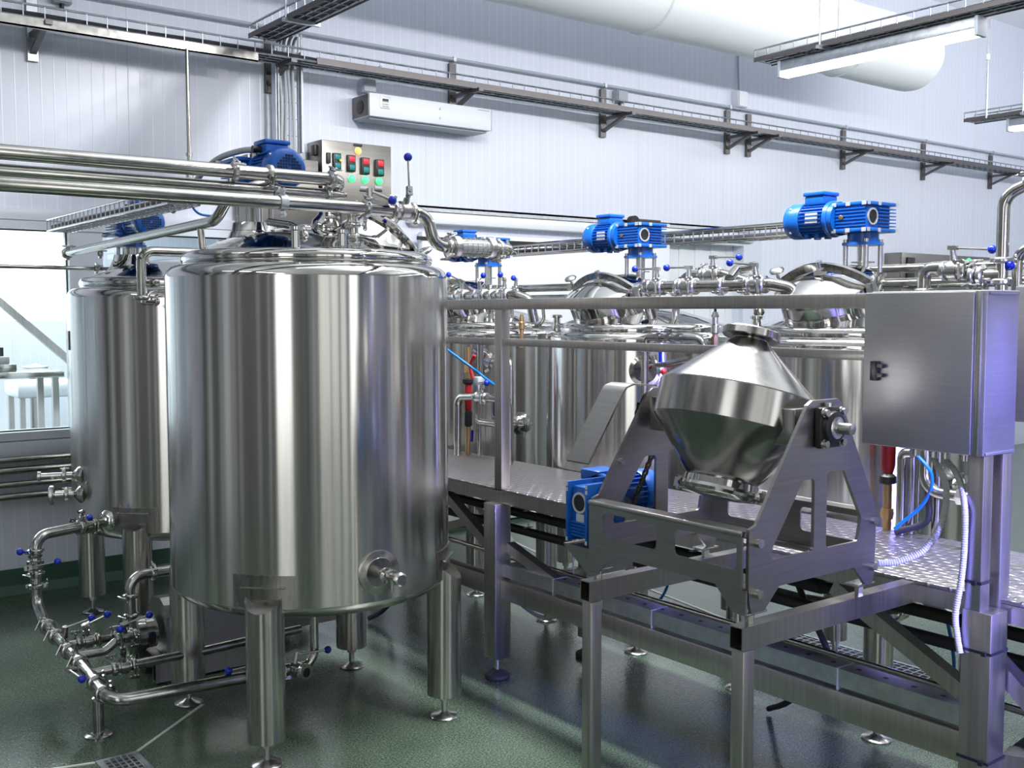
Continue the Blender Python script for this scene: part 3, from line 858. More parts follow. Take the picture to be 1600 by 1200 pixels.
# ------------------------------------------------------------------ geared motor (a part of the machine that carries it)
def gear_motor(t, base, d, s=1.0, off=.05, posts=.10, fins=14):
    """base: centre of the bottom flange; d: unit direction of the motor from the gearbox"""
    d = V(d).normalized()
    y = V((0, 0, 1)).cross(d)
    mtx = Matrix((( d.x, y.x, 0, base[0]), (d.y, y.y, 0, base[1]), (0, 0, 1, base[2]), (0, 0, 0, 1))) @ Matrix.Scale(s, 4)
    def part(mb, name, m, par):
        return mb.xf(mtx).build(name, m, par)
    g = MB().rbox((-.075, -.085, .058), (.08, .09, .178), .008)
    g.rbox((-.088, -.11, .054), (.095, .098, .070), .004).rbox((-.088, -.11, .166), (.095, .098, .182), .004)
    for i in range(6):
        z = .078 + i * .0145
        g.box((-.072, .09, z), (.074, .097, z + .006)).box((-.088, -.108, z), (-.074, .012, z + .004)).box((-.072, -.097, z), (.074, -.085, z + .006))
    g.cyl((0, 0, .012), (0, 0, .056), .066, n=28).lathe([(.088, 0), (.088, .012)], (0, 0, 0), n=8)
    g.cyl((.08, off, .118), (.105, off, .118), .074, n=28)
    gb = part(g, 'gearbox', 'blue', t)
    pd = MB()
    for zz in (.0535, .1655):
        for yy in (.098, .02, -.112):
            pd.box((-.0895, yy - .016, zz), (-.0885, yy + .004, zz + .017))
        for xx in (-.08, .0, .07):
            pd.box((xx, .0982, zz), (xx + .022, .0992, zz + .017))
    part(pd, 'machined_pad', 'alum', gb)
    part(MB().lathe([(.029, 0), (.036, 0), (.036, .006), (.029, .006)], (-.076, off, .118), (-1, 0, 0), 28, close=True), 'bearing_rim', 'alum', gb)
    part(MB().lathe([(.029, 0), (.029, .003)], (-.0765, off, .118), (-1, 0, 0), 28), 'bore_cap', 'black', gb)
    part(MB().lathe([(.011, 0), (.011, .004), (.006, .006)], (.045, .097, .118), (0, 1, 0), 14), 'sight_plug', 'brass', gb)
    for a in (45, 135, 225, 315):
        cx, cy = .073 * math.cos(R(a)), .073 * math.sin(R(a))
        part(MB().cyl((cx, cy, -posts), (cx, cy, .026), .0105, n=12), 'standoff', 'bolt', gb)
    m_ = MB().lathe([(.076, .1055), (.080, .110), (.080, .124), (.066, .130), (.066, .250)], (0, off, .118), (1, 0, 0), 36)
    for i in range(fins * 2):
        a = 2 * PI * i / (fins * 2)
        if abs(math.cos(a)) < .35 and math.sin(a) > 0: continue
        # fins stand up in radial planes along the body
        u = V((0, math.cos(a), math.sin(a)))
        c = V((.19, off, .118)) + u * .069
        m_.bar(c - V((.058, 0, 0)), c + V((.058, 0, 0)), .0035, .014, up=u)
    for yy in (off - .035, off + .035):
        m_.box((.16, yy - .012, .036), (.18, yy + .012, .055)).box((.215, yy - .012, .036), (.235, yy + .012, .055))
    mo = part(m_, 'motor', 'blue', t)
    fc = MB().lathe([(.078, .252), (.080, .255), (.080, .318), (.074, .333), (.060, .340), (.01, .342)], (0, off, .118), (1, 0, 0), 36)
    part(fc, 'fan_cover', 'blue', mo)
    gr = MB()
    for i in range(-4, 5):
        for j in range(-4, 5):
            if i * i + j * j <= 17 and (i * i + j * j) > 0:
                gr.cbox((.3425, off + i * .0118, .118 + j * .0118), (.003, .0076, .0076))
    part(gr, 'fan_grille', 'grille', mo)
    sc = MB()
    for a in (40, 140, 220, 320):
        sc.sphere((.30, off + .080 * math.cos(R(a)), .118 + .080 * math.sin(R(a))), .006, 8, 6)
    part(sc, 'screw', 'alum', mo)
    tb = MB().rbox((.135, off - .05, .182), (.235, off + .05, .222), .006).rbox((.128, off - .056, .222), (.242, off + .056, .240), .006)
    tbo = part(tb, 'terminal_box', 'blue', mo)
    part(MB().cyl((.185, off - .05, .202), (.185, off - .085, .202), .014, n=10), 'cable_gland', 'black', tbo)
    part(MB().box((.150, off + .0705, .098), (.215, off + .0725, .146)).box((.150, off + .058, .098), (.215, off + .0725, .101)), 'nameplate', 'nameplate', mo)
    return gb

# ================================================================== THE TWO BIG TANKS OF THE FRONT ROW
def leg_set(t, cx, cy, h, ztop, r=.072, rt=.575, foot='leg', clearance=.10):
    for sx in (-1, 1):
        for sy in (-1, 1):
            x, y = cx + sx * h, cy + sy * h
            rad = V((sx, sy, 0)).normalized()
            b = MB()
            n = 28
            a, bb = V((1, 0, 0)), V((0, 1, 0))
            ring0, ring1 = [], []
            for i in range(n):
                dd = V((math.cos(2 * PI * i / n), math.sin(2 * PI * i / n), 0)) * r
                k = dd.dot(rad) / r
                ring0.append(V((x, y, clearance)) + dd)
                ring1.append(V((x, y, ztop - .055 * max(k + .1, -0.2))) + dd)
            b.add(ring0 + ring1, [(i, (i + 1) % n, n + (i + 1) % n, n + i) for i in range(n)] + [tuple(range(n - 1, -1, -1)), tuple(range(n, 2 * n))])
            lg = b.build('leg', 'leg', t)
            MB().cyl((x, y, .012), (x, y, clearance), .013, n=14).cyl((x, y, clearance - .03), (x, y, clearance - .005), .021, n=6).build('spindle', 'bolt', lg)
            MB().lathe([(.058, 0), (.060, .004), (.055, .010), (.03, .016), (.016, .024), (.0, .026)], (x, y, 0), n=28).build('foot', 'bolt', lg)
def pad_on_shell(t, cx, cy, r, az, halfw, z0, z1, name='mounting_pad', m='shell'):
    """curved doubler plate welded on the shell"""
    b = MB()
    n = 12
    vs = []
    for rr in (r + .0005, r + .005):
        for z in (z0, z1):
            vs += [(cx + rr * math.cos(az + (i / n - .5) * 2 * halfw), cy + rr * math.sin(az + (i / n - .5) * 2 * halfw), z) for i in range(n + 1)]
    k = n + 1
    fs = []
    for i in range(n):
        fs += [(2 * k + i, 2 * k + i + 1, 3 * k + i + 1, 3 * k + i), (i + 1, i, k + i, k + i + 1), (k + i, 3 * k + i, 3 * k + i + 1, k + i + 1), (i, i + 1, 2 * k + i + 1, 2 * k + i)]
    fs += [(0, 2 * k, 3 * k, k), (n, k + n, 3 * k + n, 2 * k + n)]
    return b.add(vs, fs).build(name, m, t)

def big_tank(cx, cy, r, zt, zb, label, motor_at, zmot, leg_top):
    t = thing('process_tank', label, 'tank', (cx, cy, 0), 'big process tanks of the front row')
    # shell: straight barrel
    MB().lathe([(r, zb), (r, zb + .3), (r, (zb + zt) / 2), (r, zt)], (cx, cy, 0), n=128).build('shell', 'shell', t)
    # bottom knuckle and shallow cone
    MB().lathe([(.03, zb - .115), (.05, zb - .11), (r - .12, zb - .066), (r - .065, zb - .052), (r - .032, zb - .037), (r - .010, zb - .017), (r - .002, zb - .005), (r, zb)], (cx, cy, 0), n=96).build('bottom_head', 'shell', t)
    # top: knuckle, raised ring, dome
    MB().lathe([(r, zt), (r - .002, zt + .012), (r - .010, zt + .028), (r - .026, zt + .042), (r - .05, zt + .052), (r - .072, zt + .056)], (cx, cy, 0), n=96).build('shoulder', 'polish', t)
    MB().lathe([(r - .072, zt + .056), (r - .066, zt + .062), (r - .063, zt + .072), (r - .065, zt + .084), (r - .072, zt + .096), (r - .088, zt + .104), (r - .11, zt + .107)], (cx, cy, 0), n=96).build('rim_ring', 'polish', t)
    MB().lathe([(r - .11, zt + .107), (r - .16, zt + .124), (r - .24, zt + .156), (r - .34, zt + .186), (.12, zt + .206), (0.0, zt + .212)], (cx, cy, 0), n=96).build('dome', 'polish', t)
    h = .4 if r < .59 else .4
    leg_set(t, cx, cy, h, leg_top, rt=r)
    for a in (45, 135, 225, 315):
        pad_on_shell(t, cx, cy, r, R(a), .21, zb + .002, zb + .125, m='pad')
        ax_ = V((math.cos(R(a)), math.sin(R(a)), 0))
        q_ = V((cx, cy, leg_top + .027)) + ax_ * (r + .012)
        e_ = V((-ax_.y, ax_.x, 0))
        MB().bar(q_ - e_ * .085, q_ + e_ * .085, .012, .006).build('pad_lip', 'bolt', t)
    # agitator nozzle and geared motor
    mx, my = motor_at
    ang = math.hypot(mx - cx, my - cy)
    zd = zt + .175
    zf = zmot - .118
    ho = MB().lathe([(.19, zd - .08), (.15, zd - .045), (.115, zd - .01), (.095, zd + .03), (.088, zd + .06), (.085, zf - .13), (.098, zf - .13), (.098, zf - .112), (.072, zf - .108), (.072, zf - .10)], (mx, my, 0), n=40)
    ho.build('agitator_nozzle', 'polish', t)
    MB().cyl((mx, my, zf - .11), (mx, my, zf + .01), .026, n=16).build('shaft', 'bolt', t)
    gear_motor(t, (mx, my, zf), (0, -1, 0), 1.0, off=.0, posts=.10)
    return t
zm1 = onY(449, 258, 3.93).z - .012
t1 = big_tank(2.04, 4.06, .575, 1.835, .60, 'biggest brushed steel tank in front with a round port low on its side', (1.885, 4.25), zm1, .655)
zm2 = onY(250, 347, 5.62).z
t2 = big_tank(2.13, 5.78, .585, 1.775, .59, 'brushed steel tank standing behind the biggest one, beside the long window', (1.92, 5.96), zm2, .665)

# ---- fittings on the front tank
def surf(cx, cy, r, u, v):
    p = on_cyl(u, v, cx, cy, r)
    n = V((p.x - cx, p.y - cy, 0)).normalized()
    return p, n
p, n = surf(2.04, 4.06, .575, 592, 894)
po = MB().lathe([(.085, -.012), (.085, .004), (.080, .006), (.058, .006), (.056, .0075), (.052, .007), (.02, .007)], p, n, 48).build('port_plate', 'leg', t1)
MB().cyl(p + n * .0065, p + n * .05, .017, n=18).lathe([(.022, .05), (.030, .052), (.030, .064), (.022, .066), (.017, .068), (.017, .085)], p, n, 20).build('port_neck', 'polish', po)
s = n.cross(V((0, 0, 1)))
sv = MB().cyl(p + n * .085 - s * .004, p + n * .13 - s * .012, .016, n=8)
sv.cyl(p + n * .10 + V((0, 0, .012)), p + n * .10 + V((0, 0, -.055)), .007, n=10).lathe([(.023, 0), (.027, .006), (.027, .022), (.020, .028)], p + n * .128 - s * .01, n, 8)
sv.bar(p + n * .1 + V((0, 0, .022)) - s * .02, p + n * .1 + V((0, 0, .022)) + s * .03, .008, .01)
sv.build('sample_valve', 'bolt', t1)
# manway on the dome, leaning away to the right
mc = V((2.27, 3.93, 1.945)); md = V((.60, -.12, .79)).normalized()
mw = MB().lathe([(.27, -.07), (.225, -.03), (.180, .02), (.148, .085), (.145, .09), (.158, .094), (.158, .108), (.145, .112), (.10, .128), (.0, .138)], mc, md, 48).build('manway', 'polish', t1)
a_, b_, _ = frame_of(md)
MB().tube([mc + md * .10 + a_ * .05 + b_ * -.155, mc + md * .17 + a_ * .05 + b_ * -.18, mc + md * .17 - a_ * .05 + b_ * -.18, mc + md * .10 - a_ * .05 + b_ * -.155], .010, .025, 10).build('manway_handle', 'polish', mw)
MB().bar(mc + md * .118 + b_ * -.19, mc + md * .155, .035, .014, up=md).bar(mc + md * .155, mc + md * .118 + b_ * .19, .035, .014, up=md).build('clamp_bar', 'pipe', mw)
k = mc + md * .16
MB().cyl(k, k + md * .06, .008, n=10).bar(k + md * .06 - a_ * .045, k + md * .06 + a_ * .045, .016, .014, up=md).build('clamp_knob', 'bolt', mw)
# bent tube on the dome between nozzle and dome edge
q0, q1, q2 = onY(420, 347, 4.0), onY(455, 352, 3.86), onY(482, 384, 3.76)
MB().tube([q0, q1, V((q2.x, q2.y, q2.z + .05)), V((q2.x - .02, q2.y + .03, 1.93))], .015, .05, 12).build('vent_tube', 'pipe', t1)
q0, q1 = onY(398, 345, 3.82), onY(412, 388, 3.76)
# two domed nozzles with clamps in the middle of the lid
def nozzle(t, u, v, y, r, ztop, ball=False, z0=1.93):
    c = onY(u, v, y)
    b = MB()
    if ball:
        b.lathe([(r * 1.2, z0), (r * 1.25, z0 + .03), (r * 1.9, z0 + .07), (r * 2.1, z0 + .10), (r * 1.9, z0 + .135), (r * 1.15, z0 + .16), (r, z0 + .17), (r, ztop)], (c.x, c.y, 0), n=28)
    else:
        b.lathe([(r * 1.3, z0), (r, z0 + .03), (r, ztop)], (c.x, c.y, 0), n=24)
    o = b.build('nozzle', 'polish', t)
    add_clamp(t, (c.x, c.y, ztop), (0, 0, 1), r)
    return c
c1 = nozzle(t1, 510, 350, 3.90, .030, 2.075, True)
c2 = nozzle(t1, 551, 350, 3.80, .022, 2.045)
add_clamp(t1, (c2.x, c2.y, 2.0), (0, 0, 1), .022, (1, 0, 0))
add_valve(t1, (c2.x, c2.y, 2.095), (0, 0, 1), (.4, -.9, 0), (.9, .3, 0), .020, .09, clamps=False)
c3 = nozzle(t1, 478, 345, 4.2, .026, 2.06)
for u_, v_, y_, h_ in ((575, 352, 3.92, .10), (462, 372, 3.66, .05), (535, 375, 3.64, .045)):
    c = onY(u_, v_, y_)
    MB().lathe([(.02, 1.90), (.016, 1.95), (.016, 1.95 + h_), (.023, 1.953 + h_), (.023, 1.965 + h_), (.012, 1.97 + h_)], (c.x, c.y, 0), n=16).build('stub', 'polish', t1)
# outlet under the front tank
MB().cyl((2.09, 4.155, .40), (2.09, 4.155, .475), .019, n=16).build('outlet', 'pipe', t1)
add_clamp(t1, (2.09, 4.155, .41), (0, 0, 1), .019, (.8, -.6, 0))
MB().cyl((1.95, 4.22, .30), (1.95, 4.22, .47), .013, n=12).lathe([(.02, .29), (.026, .30), (.026, .315), (.02, .32)], (1.95, 4.22, 0), n=14).build('thermowell', 'pipe', t1)
# cable guard tube from the motor to the tray: a white hose
# ---- fittings on the tank behind: valves on its window side, small nameplate
def side_stub(t, u, v, L_, r, dial=False):
    p, n = surf(2.13, 5.78, .585, u, v)
    n = V((-.92, .38, 0)).normalized()
    b = MB().lathe([(.05, -.02), (.045, .002), (.024, .02), (r, .03), (r, L_)], p, n, 20)
    o = b.build('side_port', 'polish', t)
    add_clamp(t, p + n * (L_ * .55), n, r, (0, 0, 1))
    if dial:
        MB().lathe([(r, L_), (.046, L_ + .005), (.05, L_ + .01), (.05, L_ + .022), (.044, L_ + .028), (.0, L_ + .028)], p, n, 28).build('pressure_gauge', 'bolt', o)
    else:
        MB().lathe([(r * .9, L_), (r * .9, L_ + .05), (r * 1.5, L_ + .052), (r * 1.5, L_ + .066), (r * .6, L_ + .068)], p, n, 18).build('end_cap', 'bolt', o)
side_stub(t2, 123, 742, .13, .016)
side_stub(t2, 125, 772, .12, .014, True)
p, n = surf(2.13, 5.78, .585, 107, 520)
n2 = V((-.985, .17, 0)).normalized()
MB().bar(V((2.13, 5.78, 1.50)) + n2 * .5865, V((2.13, 5.78, 1.60)) + n2 * .5865, .12, .004, up=n2).build('maker_plate', 'nameplate', t2)
mc = V((2.33, 5.62, 1.90)); md = V((.6, -.2, .78)).normalized()
MB().lathe([(.185, -.06), (.165, -.01), (.150, .03), (.145, .09), (.158, .094), (.158, .108), (.145, .112), (.10, .128), (.0, .138)], mc, md, 48).build('manway', 'polish', t2)
# front pipe bend standing on the shoulder of the tank behind
pa = onY(222, 462, 5.30)
tp = pipe_thing('elbow_pipe', 'pipe rising from the lid of the tank behind and bending toward the biggest tank', [(pa.x, 5.30, pa.z - .035), (pa.x, 5.30, onY(222, 392, 5.3).z), (pa.x + .75, 5.30, onY(222, 392, 5.3).z)], .024, 'pipe', .06)
add_clamp(tp, (pa.x, 5.30, pa.z - .01), (0, 0, 1), .024, (1, 0, 0))
pb = onY(243, 470, 5.30)
MB().cyl((pa.x, 5.30, pa.z - .025), (pa.x + .12, 5.30, pa.z - .03), .02, n=14).build('branch', 'pipe', tp)
add_clamp(tp, (pa.x + .07, 5.30, pa.z - .028), (1, 0, 0), .02, (0, -.3, 1))
add_clamp(tp, (pa.x + .11, 5.30, pa.z - .03), (1, 0, 0), .02, (0, -1, .3))
# long pipe along the row from the first agitator towards the window
pa, pb = onX(342, 342, 1.62), onX(104, 396, 1.62)
tp = pipe_thing('overflow_pipe', 'shiny sloping pipe crossing in front of the blue motor of the tank behind', [(1.80, pa.y - .02, pa.z + .145), (1.66, pa.y - .03, pa.z + .10), (1.62, pa.y + .03, pa.z - .005), (1.62, pb.y, pb.z)], .021, 'pipe', .07)
add_clamp(tp, (1.62, pb.y - .02, pb.z), (0, 1, 0), .021)
MB().lathe([(.021, 0), (.028, .004), (.028, .012), (.0, .014)], (1.62, pb.y, pb.z), (0, 1, 0), 18).build('end_cap', 'bolt', tp)
pz = onX(313, 357, 1.62)
MB().cyl((1.62, pz.y, pz.z + .0), (1.66, pz.y, 1.60), .014, n=12).build('support', 'pipe', tp)
# thin horizontal pipe in front of the window
pa, pb = onY(0, 416, 6.15), onY(160, 418, 6.15)
tp = pipe_thing('thin_pipe', 'thin horizontal pipe in front of the window ending at the tank behind', [(-1.5, 6.15, pa.z), (pb.x + .06, 6.15, pa.z)], .011, 'pipe')
add_clamp(tp, (onY(151, 418, 6.15).x, 6.15, pa.z), (1, 0, 0), .014, (0, -.4, 1))
add_clamp(tp, (onY(157, 396, 6.15).x, 6.15, onY(157, 396, 6.15).z), (1, 0, 0), .014, (0, -.4, 1))
# further pipes half hidden between the two tanks
z_ = onY(290, 380, 5.6).z
tp = pipe_thing('cross_pipe', 'horizontal pipe seen between the two front-row tanks under the sloping pipe', [(2.25, 5.55, z_), (3.3, 5.55, z_)], .022, 'pipe')
add_clamp(tp, (2.33, 5.55, z_), (1, 0, 0), .022, (0, -1, .2))
add_valve(tp, (2.47, 5.55, z_), (1, 0, 0), (0, -.5, .86), (.9, 0, .1), .022, .10)

# ---- the three pipes coming in from the left
zp1 = onY(350, 266.5, 3.72).z; xe = onY(536, 282, 3.72).x
tp = pipe_thing('transfer_pipe', 'uppermost of three steel pipes entering from the left, passing in front of the blue motor', [(-1.2, 3.72, zp1), (xe, 3.72, zp1), (xe, 3.86, zp1 - .05), (c1.x + .05, 3.90, 2.10)], .0255, 'pipe', .05)
for u_ in (366, 421):
    add_clamp(tp, (onY(u_, 268, 3.72).x, 3.72, zp1), (1, 0, 0), .0255, (0, -.5, .86 if u_ == 366 else -.3))
add_clamp(tp, (xe - .05, 3.72, zp1), (1, 0, 0), .0255, (0, -.3, 1))
zp2 = onY(320, 290, 3.74).z; xe2 = onY(515, 305, 3.72).x
tp = pipe_thing('transfer_pipe', 'middle one of three steel pipes entering from the left over the biggest tank', [(-1.2, 3.74, zp2), (xe2, 3.74, zp2)], .0225, 'pipe')
MB().lathe([(.0225, 0), (.0225, .02), (.014, .06), (.014, .08)], (xe2, 3.74, zp2), (1, 0, 0), 18).build('reducer', 'pipe', tp)
add_clamp(tp, (xe2, 3.74, zp2), (1, 0, 0), .0225, (0, -.3, 1))
MB().lathe([(.0235, -.012), (.027, -.012), (.027, .012), (.0235, .012)], (onY(430, 297, 3.74).x, 3.74, zp2), (1, 0, 0), 20, close=True).bar((onY(430, 297, 3.74).x, 3.74, zp2 + .025), (onY(430, 297, 3.74).x, 3.74, zp2 + .05), .02, .012).build('hanger_clip', 'galv', tp)
zp3 = onY(320, 308.5, 3.56).z; xe3 = onY(618, 329, 3.56).x
xs = onY(655, 335, 3.56).x; xb = onY(672, 365, 3.56).x; zs = onY(745, 387, 3.56).z
xend = onY(798, 390, 3.56).x
tp = pipe_thing('transfer_pipe', 'lowest of three steel pipes from the left, ending in an S bend and sight glass', [(-1.2, 3.56, zp3), (xe3, 3.56, zp3)], .0245, 'pipe')
MB().tube([(xe3, 3.56, zp3), (xb - .015, 3.56, zp3 - .005), (xb + .02, 3.56, zs), (xb + .12, 3.56, zs)], .024, .075, 18, 9).build('s_bend', 'pipe', tp)
add_valve(tp, (xe3 + .035, 3.56, zp3), (1, 0, 0), (0, -.55, .83), (.05, .15, 1), .0245, .135)
for u_, sd in ((572, (0, -.3, 1)), (700, (0, -.3, -1))):
    x_ = onY(u_, 330, 3.56).x
    add_clamp(tp, (x_, 3.56, zp3 if u_ < 650 else zs), (1, 0, 0), .0245, sd)
x_ = onY(441, 312, 3.56).x
cl = MB().lathe([(.0255, -.014), (.030, -.014), (.030, .014), (.0255, .014)], (x_, 3.56, zp3), (1, 0, 0), 22, close=True)
for sg in (1, -1):
    cl.bar((x_, 3.56 - .004, zp3 + sg * .030), (x_, 3.56 - .004, zp3 + sg * .052), .028, .008, up=(1, 0, 0)).cyl((x_, 3.535, zp3 + sg * .043), (x_, 3.575, zp3 + sg * .043), .006, n=6)
cl.build('pipe_clip', 'alum', tp)
# stem with lever on the same pipe, ball pointing right
x_ = onY(578, 320, 3.56).x
hv = MB().cyl((x_, 3.56, zp3 + .022), (x_, 3.56, zp3 + .075), .013, n=12)
e = onY(613, 313, 3.52)
hv.cyl((x_, 3.56, zp3 + .066), e, .007, n=8)
vo = hv.build('handle', 'bolt', tp)
MB().sphere(e, .017).build('knob', 'ball', vo)
# sight glass with guard cage
xg0, xg1 = onY(716, 385, 3.56).x, onY(762, 388, 3.56).x
MB().cyl((xg0, 3.56, zs), (xg1, 3.56, zs), .030, n=24).build('sight_glass', 'alum', tp)
cg = MB()
for i in range(18):
    a = 2 * PI * i / 18
    cg.bar((xg0, 3.56 + .036 * math.cos(a), zs + .036 * math.sin(a)), (xg1, 3.56 + .036 * math.cos(a), zs + .036 * math.sin(a)), .004, .003)
for i in range(7):
    cg.torus((xg0 + (xg1 - xg0) * i / 6, 3.56, zs), (1, 0, 0), .037, .002, 24, 6)
cg.build('guard_cage', 'bolt', tp)
for x_, rr in ((xg0 - .012, .024), (xg1 + .012, .024)):
    MB().lathe([(rr, -.022), (.042, -.016), (.044, -.004), (.044, .008), (.038, .012), (rr, .02)], (x_, 3.56, zs), (1, 0, 0), 24).build('collar', 'bolt', tp)
MB().tube([(xg1, 3.56, zs), (xend, 3.56, zs), (xend + .02, 3.70, zs - .02)], .024, .04, 18).build('tail_pipe', 'pipe', tp)
add_clamp(tp, (xg1 + .06, 3.56, zs), (1, 0, 0), .024, (0, -.3, -1))
add_clamp(tp, (xend + .012, 3.63, zs - .005), (0, 1, 0), .024, (1, 0, .6))
add_clamp(tp, (xb + .09, 3.56, zs), (1, 0, 0), .024, (0, .3, 1))

# ---- wire tray along the motors of the front row, with white motor cable
pa = onX(111, 362, 1.72)
t = thing('motor_cable_tray', 'wire cable tray running over the blue motor of the tank behind', 'cable tray', (1.72, 5.2, pa.z))
wire_tray(t, (1.66, 4.45, pa.z), (1.66, pa.y, pa.z), .13, .06, .07, 2, 'pipe')
MB().box((1.60, 4.45, pa.z + .058), (1.606, pa.y, pa.z + .066)).box((1.715, 4.45, pa.z + .058), (1.721, pa.y, pa.z + .068)).build('edge_rail', 'pipe', t)
hp = smooth_path([onY(270, 330, 4.9), onY(300, 290, 4.7), onY(335, 252, 4.5), onY(375, 236, 4.2), onY(405, 234, 4.06)], 8)
single(MB().sweep(hp, .013, 12), 'motor_cable', 'cablegrey', 'thick white cable arching into the blue motor box above the biggest tank', 'cable')
hp = smooth_path([onY(298, 318, 5.2), onY(306, 330, 5.2), onY(318, 336, 5.2), onY(345, 338, 5.2)], 8)
single(MB().sweep(hp, .006, 8), 'air_hose', 'airline', 'thin blue air hose curling beside the motor of the tank behind', 'hose')

# ================================================================== FLOOR PIPEWORK AT THE LEFT
HX = 1.217
hz = .245
t = thing('floor_manifold', 'steel pipe manifold low above the floor with blue-knobbed valves and a stub support', 'pipe manifold', (HX, 4.34, 0))
pr = V((1.60, 5.49, .615))                       # where the riser meets the tank behind
rad = (V((2.13, 5.78, 0)) - V((pr.x, pr.y, 0))).normalized()
RX, RY = HX, 5.24
MB().tube([(1.99, 4.155, .165), (HX, 4.155, .19), (HX, 4.40, .225), (HX, 5.14, .275), (RX, RY + .02, .34), (RX, RY + .02, .655), tuple(V((pr.x, pr.y, .640)) - rad * .02)], .0255, .075, 18).build('header_pipe', 'floorpipe', t)
for y_, z_ in ((4.24, .20), (4.335, .216), (4.56, .236), (4.72, .247), (4.92, .260), (5.07, .27)):
    add_clamp(t, (HX, y_, z_), (0, 1, .06), .0255, (-1 if y_ > 4.5 else 1, 0, .5), 'floorpipe')
for z_, s_ in ((.42, 1), (.475, -1), (.585, -1)):
    add_clamp(t, (RX, RY + .02, z_), (0, 0, 1), .0255, (s_, -.4, 0), 'floorpipe')
add_valve(t, (RX, RY + .02, .525), (0, 0, 1), (-.6, -.8, 0), (1, -.15, .12), .0255, .13, 'floorpipe', False)
MB().sphere((RX - .075, RY - .03, .60), .0165).cyl((RX - .075, RY - .03, .60), (RX - .02, RY, .585), .005, n=8).build('spare_knob', 'ball', t)
vp = V((pr.x, pr.y, .640)) - rad * .12
add_valve(t, vp, rad, (-.3, -.2, .93), (.35, -.9, -.35), .0255, .07, 'floorpipe')
MB().lathe([(.06, .0), (.05, .02), (.03, .03), (.0255, .04), (.0255, .09)], V((pr.x, pr.y, .640)) + rad * .025, -rad, 24).build('port_neck', 'polish', t)
# support stub
MB().cyl((HX + .005, 4.335, .012), (HX + .005, 4.335, .155), .022, n=18).lathe([(.022, .155), (.014, .165), (.008, .175), (.008, .195)], (HX + .005, 4.335, 0), n=14).build('support_post', 'floorpipe', t)
MB().lathe([(.055, 0), (.055, .006), (.045, .012), (.022, .014)], (HX + .005, 4.335, 0), n=26).build('support_foot', 'floorpipe', t)
# branches towards the pump and the tanks
PYc, PZc = 4.90, .215                            # pump axis
MB().tube([(HX, 4.80, .253), (HX + .12, 4.80, .25), (HX + .2, PYc - .05, PZc + .02), (1.50, PYc, PZc)], .020, .05, 14).build('branch_pipe', 'floorpipe', t)
add_valve(t, (HX + .10, 4.80, .252), (1, 0, 0), (-.15, -.15, 1), (.6, -.2, .28), .021, .10, 'floorpipe')
MB().tube([(HX, 4.65, .243), (HX + .13, 4.65, .24), (HX + .20, 4.66, .285), (HX + .27, 4.70, .27), (1.47, 4.80, .25)], .019, .05, 14).build('branch_pipe', 'floorpipe', t)
add_valve(t, (HX + .22, 4.665, .283), (1, .2, 0), (-.2, -.5, .85), (.8, -.2, .25), .020, .11, 'floorpipe')
MB().tube([(HX, 4.42, .232), (HX + .5, 4.42, .232), (HX + .95, 4.45, .235)], .0205, .05, 14).build('branch_pipe', 'floorpipe', t)
add_valve(t, (HX + .135, 4.42, .232), (1, 0, 0), (-.1, -.35, .93), (-.12, -.1, 1), .021, .10, 'floorpipe')
# extra lever on the header pointing to the lower left
s0 = V((HX - .035, 4.50, .235))
hd = MB().cyl(s0, s0 + V((-.035, -.02, .01)), .013, n=10).cyl(s0 + V((-.03, -.02, .01)), s0 + V((-.012, -.13, .0)), .005, n=8).build('handle', 'floorpipe', t)
MB().sphere(s0 + V((-.012, -.14, .0)), .0165).build('knob', 'ball', hd)
# second lever high on the header
s0 = V((HX + .02, 4.86, .27))
hd = MB().cyl(s0, s0 + V((.0, -.01, .05)), .013, n=10).cyl(s0 + V((.0, -.01, .045)), s0 + V((.10, -.04, .075)), .005, n=8).build('handle', 'floorpipe', t)
MB().sphere(s0 + V((.105, -.042, .077)), .0165).build('knob', 'ball', hd)
# outlet valve below the front tank
bv = V((1.995, 4.13, .165))
MB().lathe([(.028, -.05), (.036, -.048), (.036, -.038), (.030, -.03), (.034, -.01), (.034, .02), (.0, .022)], bv, (-.25, .97, 0), 24).build('outlet_body', 'polish', t)
MB().lathe([(.020, 0), (.034, 0), (.036, .006), (.034, .012), (.020, .012)], bv + V((.0125, -.0485, 0)) , (.25, -.97, 0), 26, close=True).build('open_ferrule', 'bolt', t)
MB().lathe([(.012, -.01), (.021, .002)], bv + V((.0125, -.0485, 0)), (.25, -.97, 0), 22).build('open_bore', 'rubber', t)
MB().tube([(2.0, 4.155, .17), (2.06, 4.155, .165), (2.09, 4.155, .21), (2.09, 4.155, .40)], .019, .04, 16).build('riser', 'pipe', t)
st = MB().cyl(bv + V((-.01, 0, .03)), bv + V((-.0, 0, .075)), .011, n=10)
st.cyl(bv + V((0, 0, .066)), bv + V((.135, -.01, .062)), .005, n=8)
so = st.build('handle', 'bolt', t)
MB().sphere(bv + V((.142, -.01, .062)), .0165).build('knob', 'ball', so)
add_clamp(t, (1.93, 4.155, .168), (1, 0, 0), .0255, (0, -1, .3))
so = MB().cyl((1.80, 4.16, .215), (1.705, 4.16, .213), .005, n=8).cyl((1.80, 4.16, .16), (1.80, 4.16, .225), .011, n=10).build('handle', 'bolt', t)
MB().sphere((1.70, 4.16, .213), .0165).build('knob', 'ball', so)

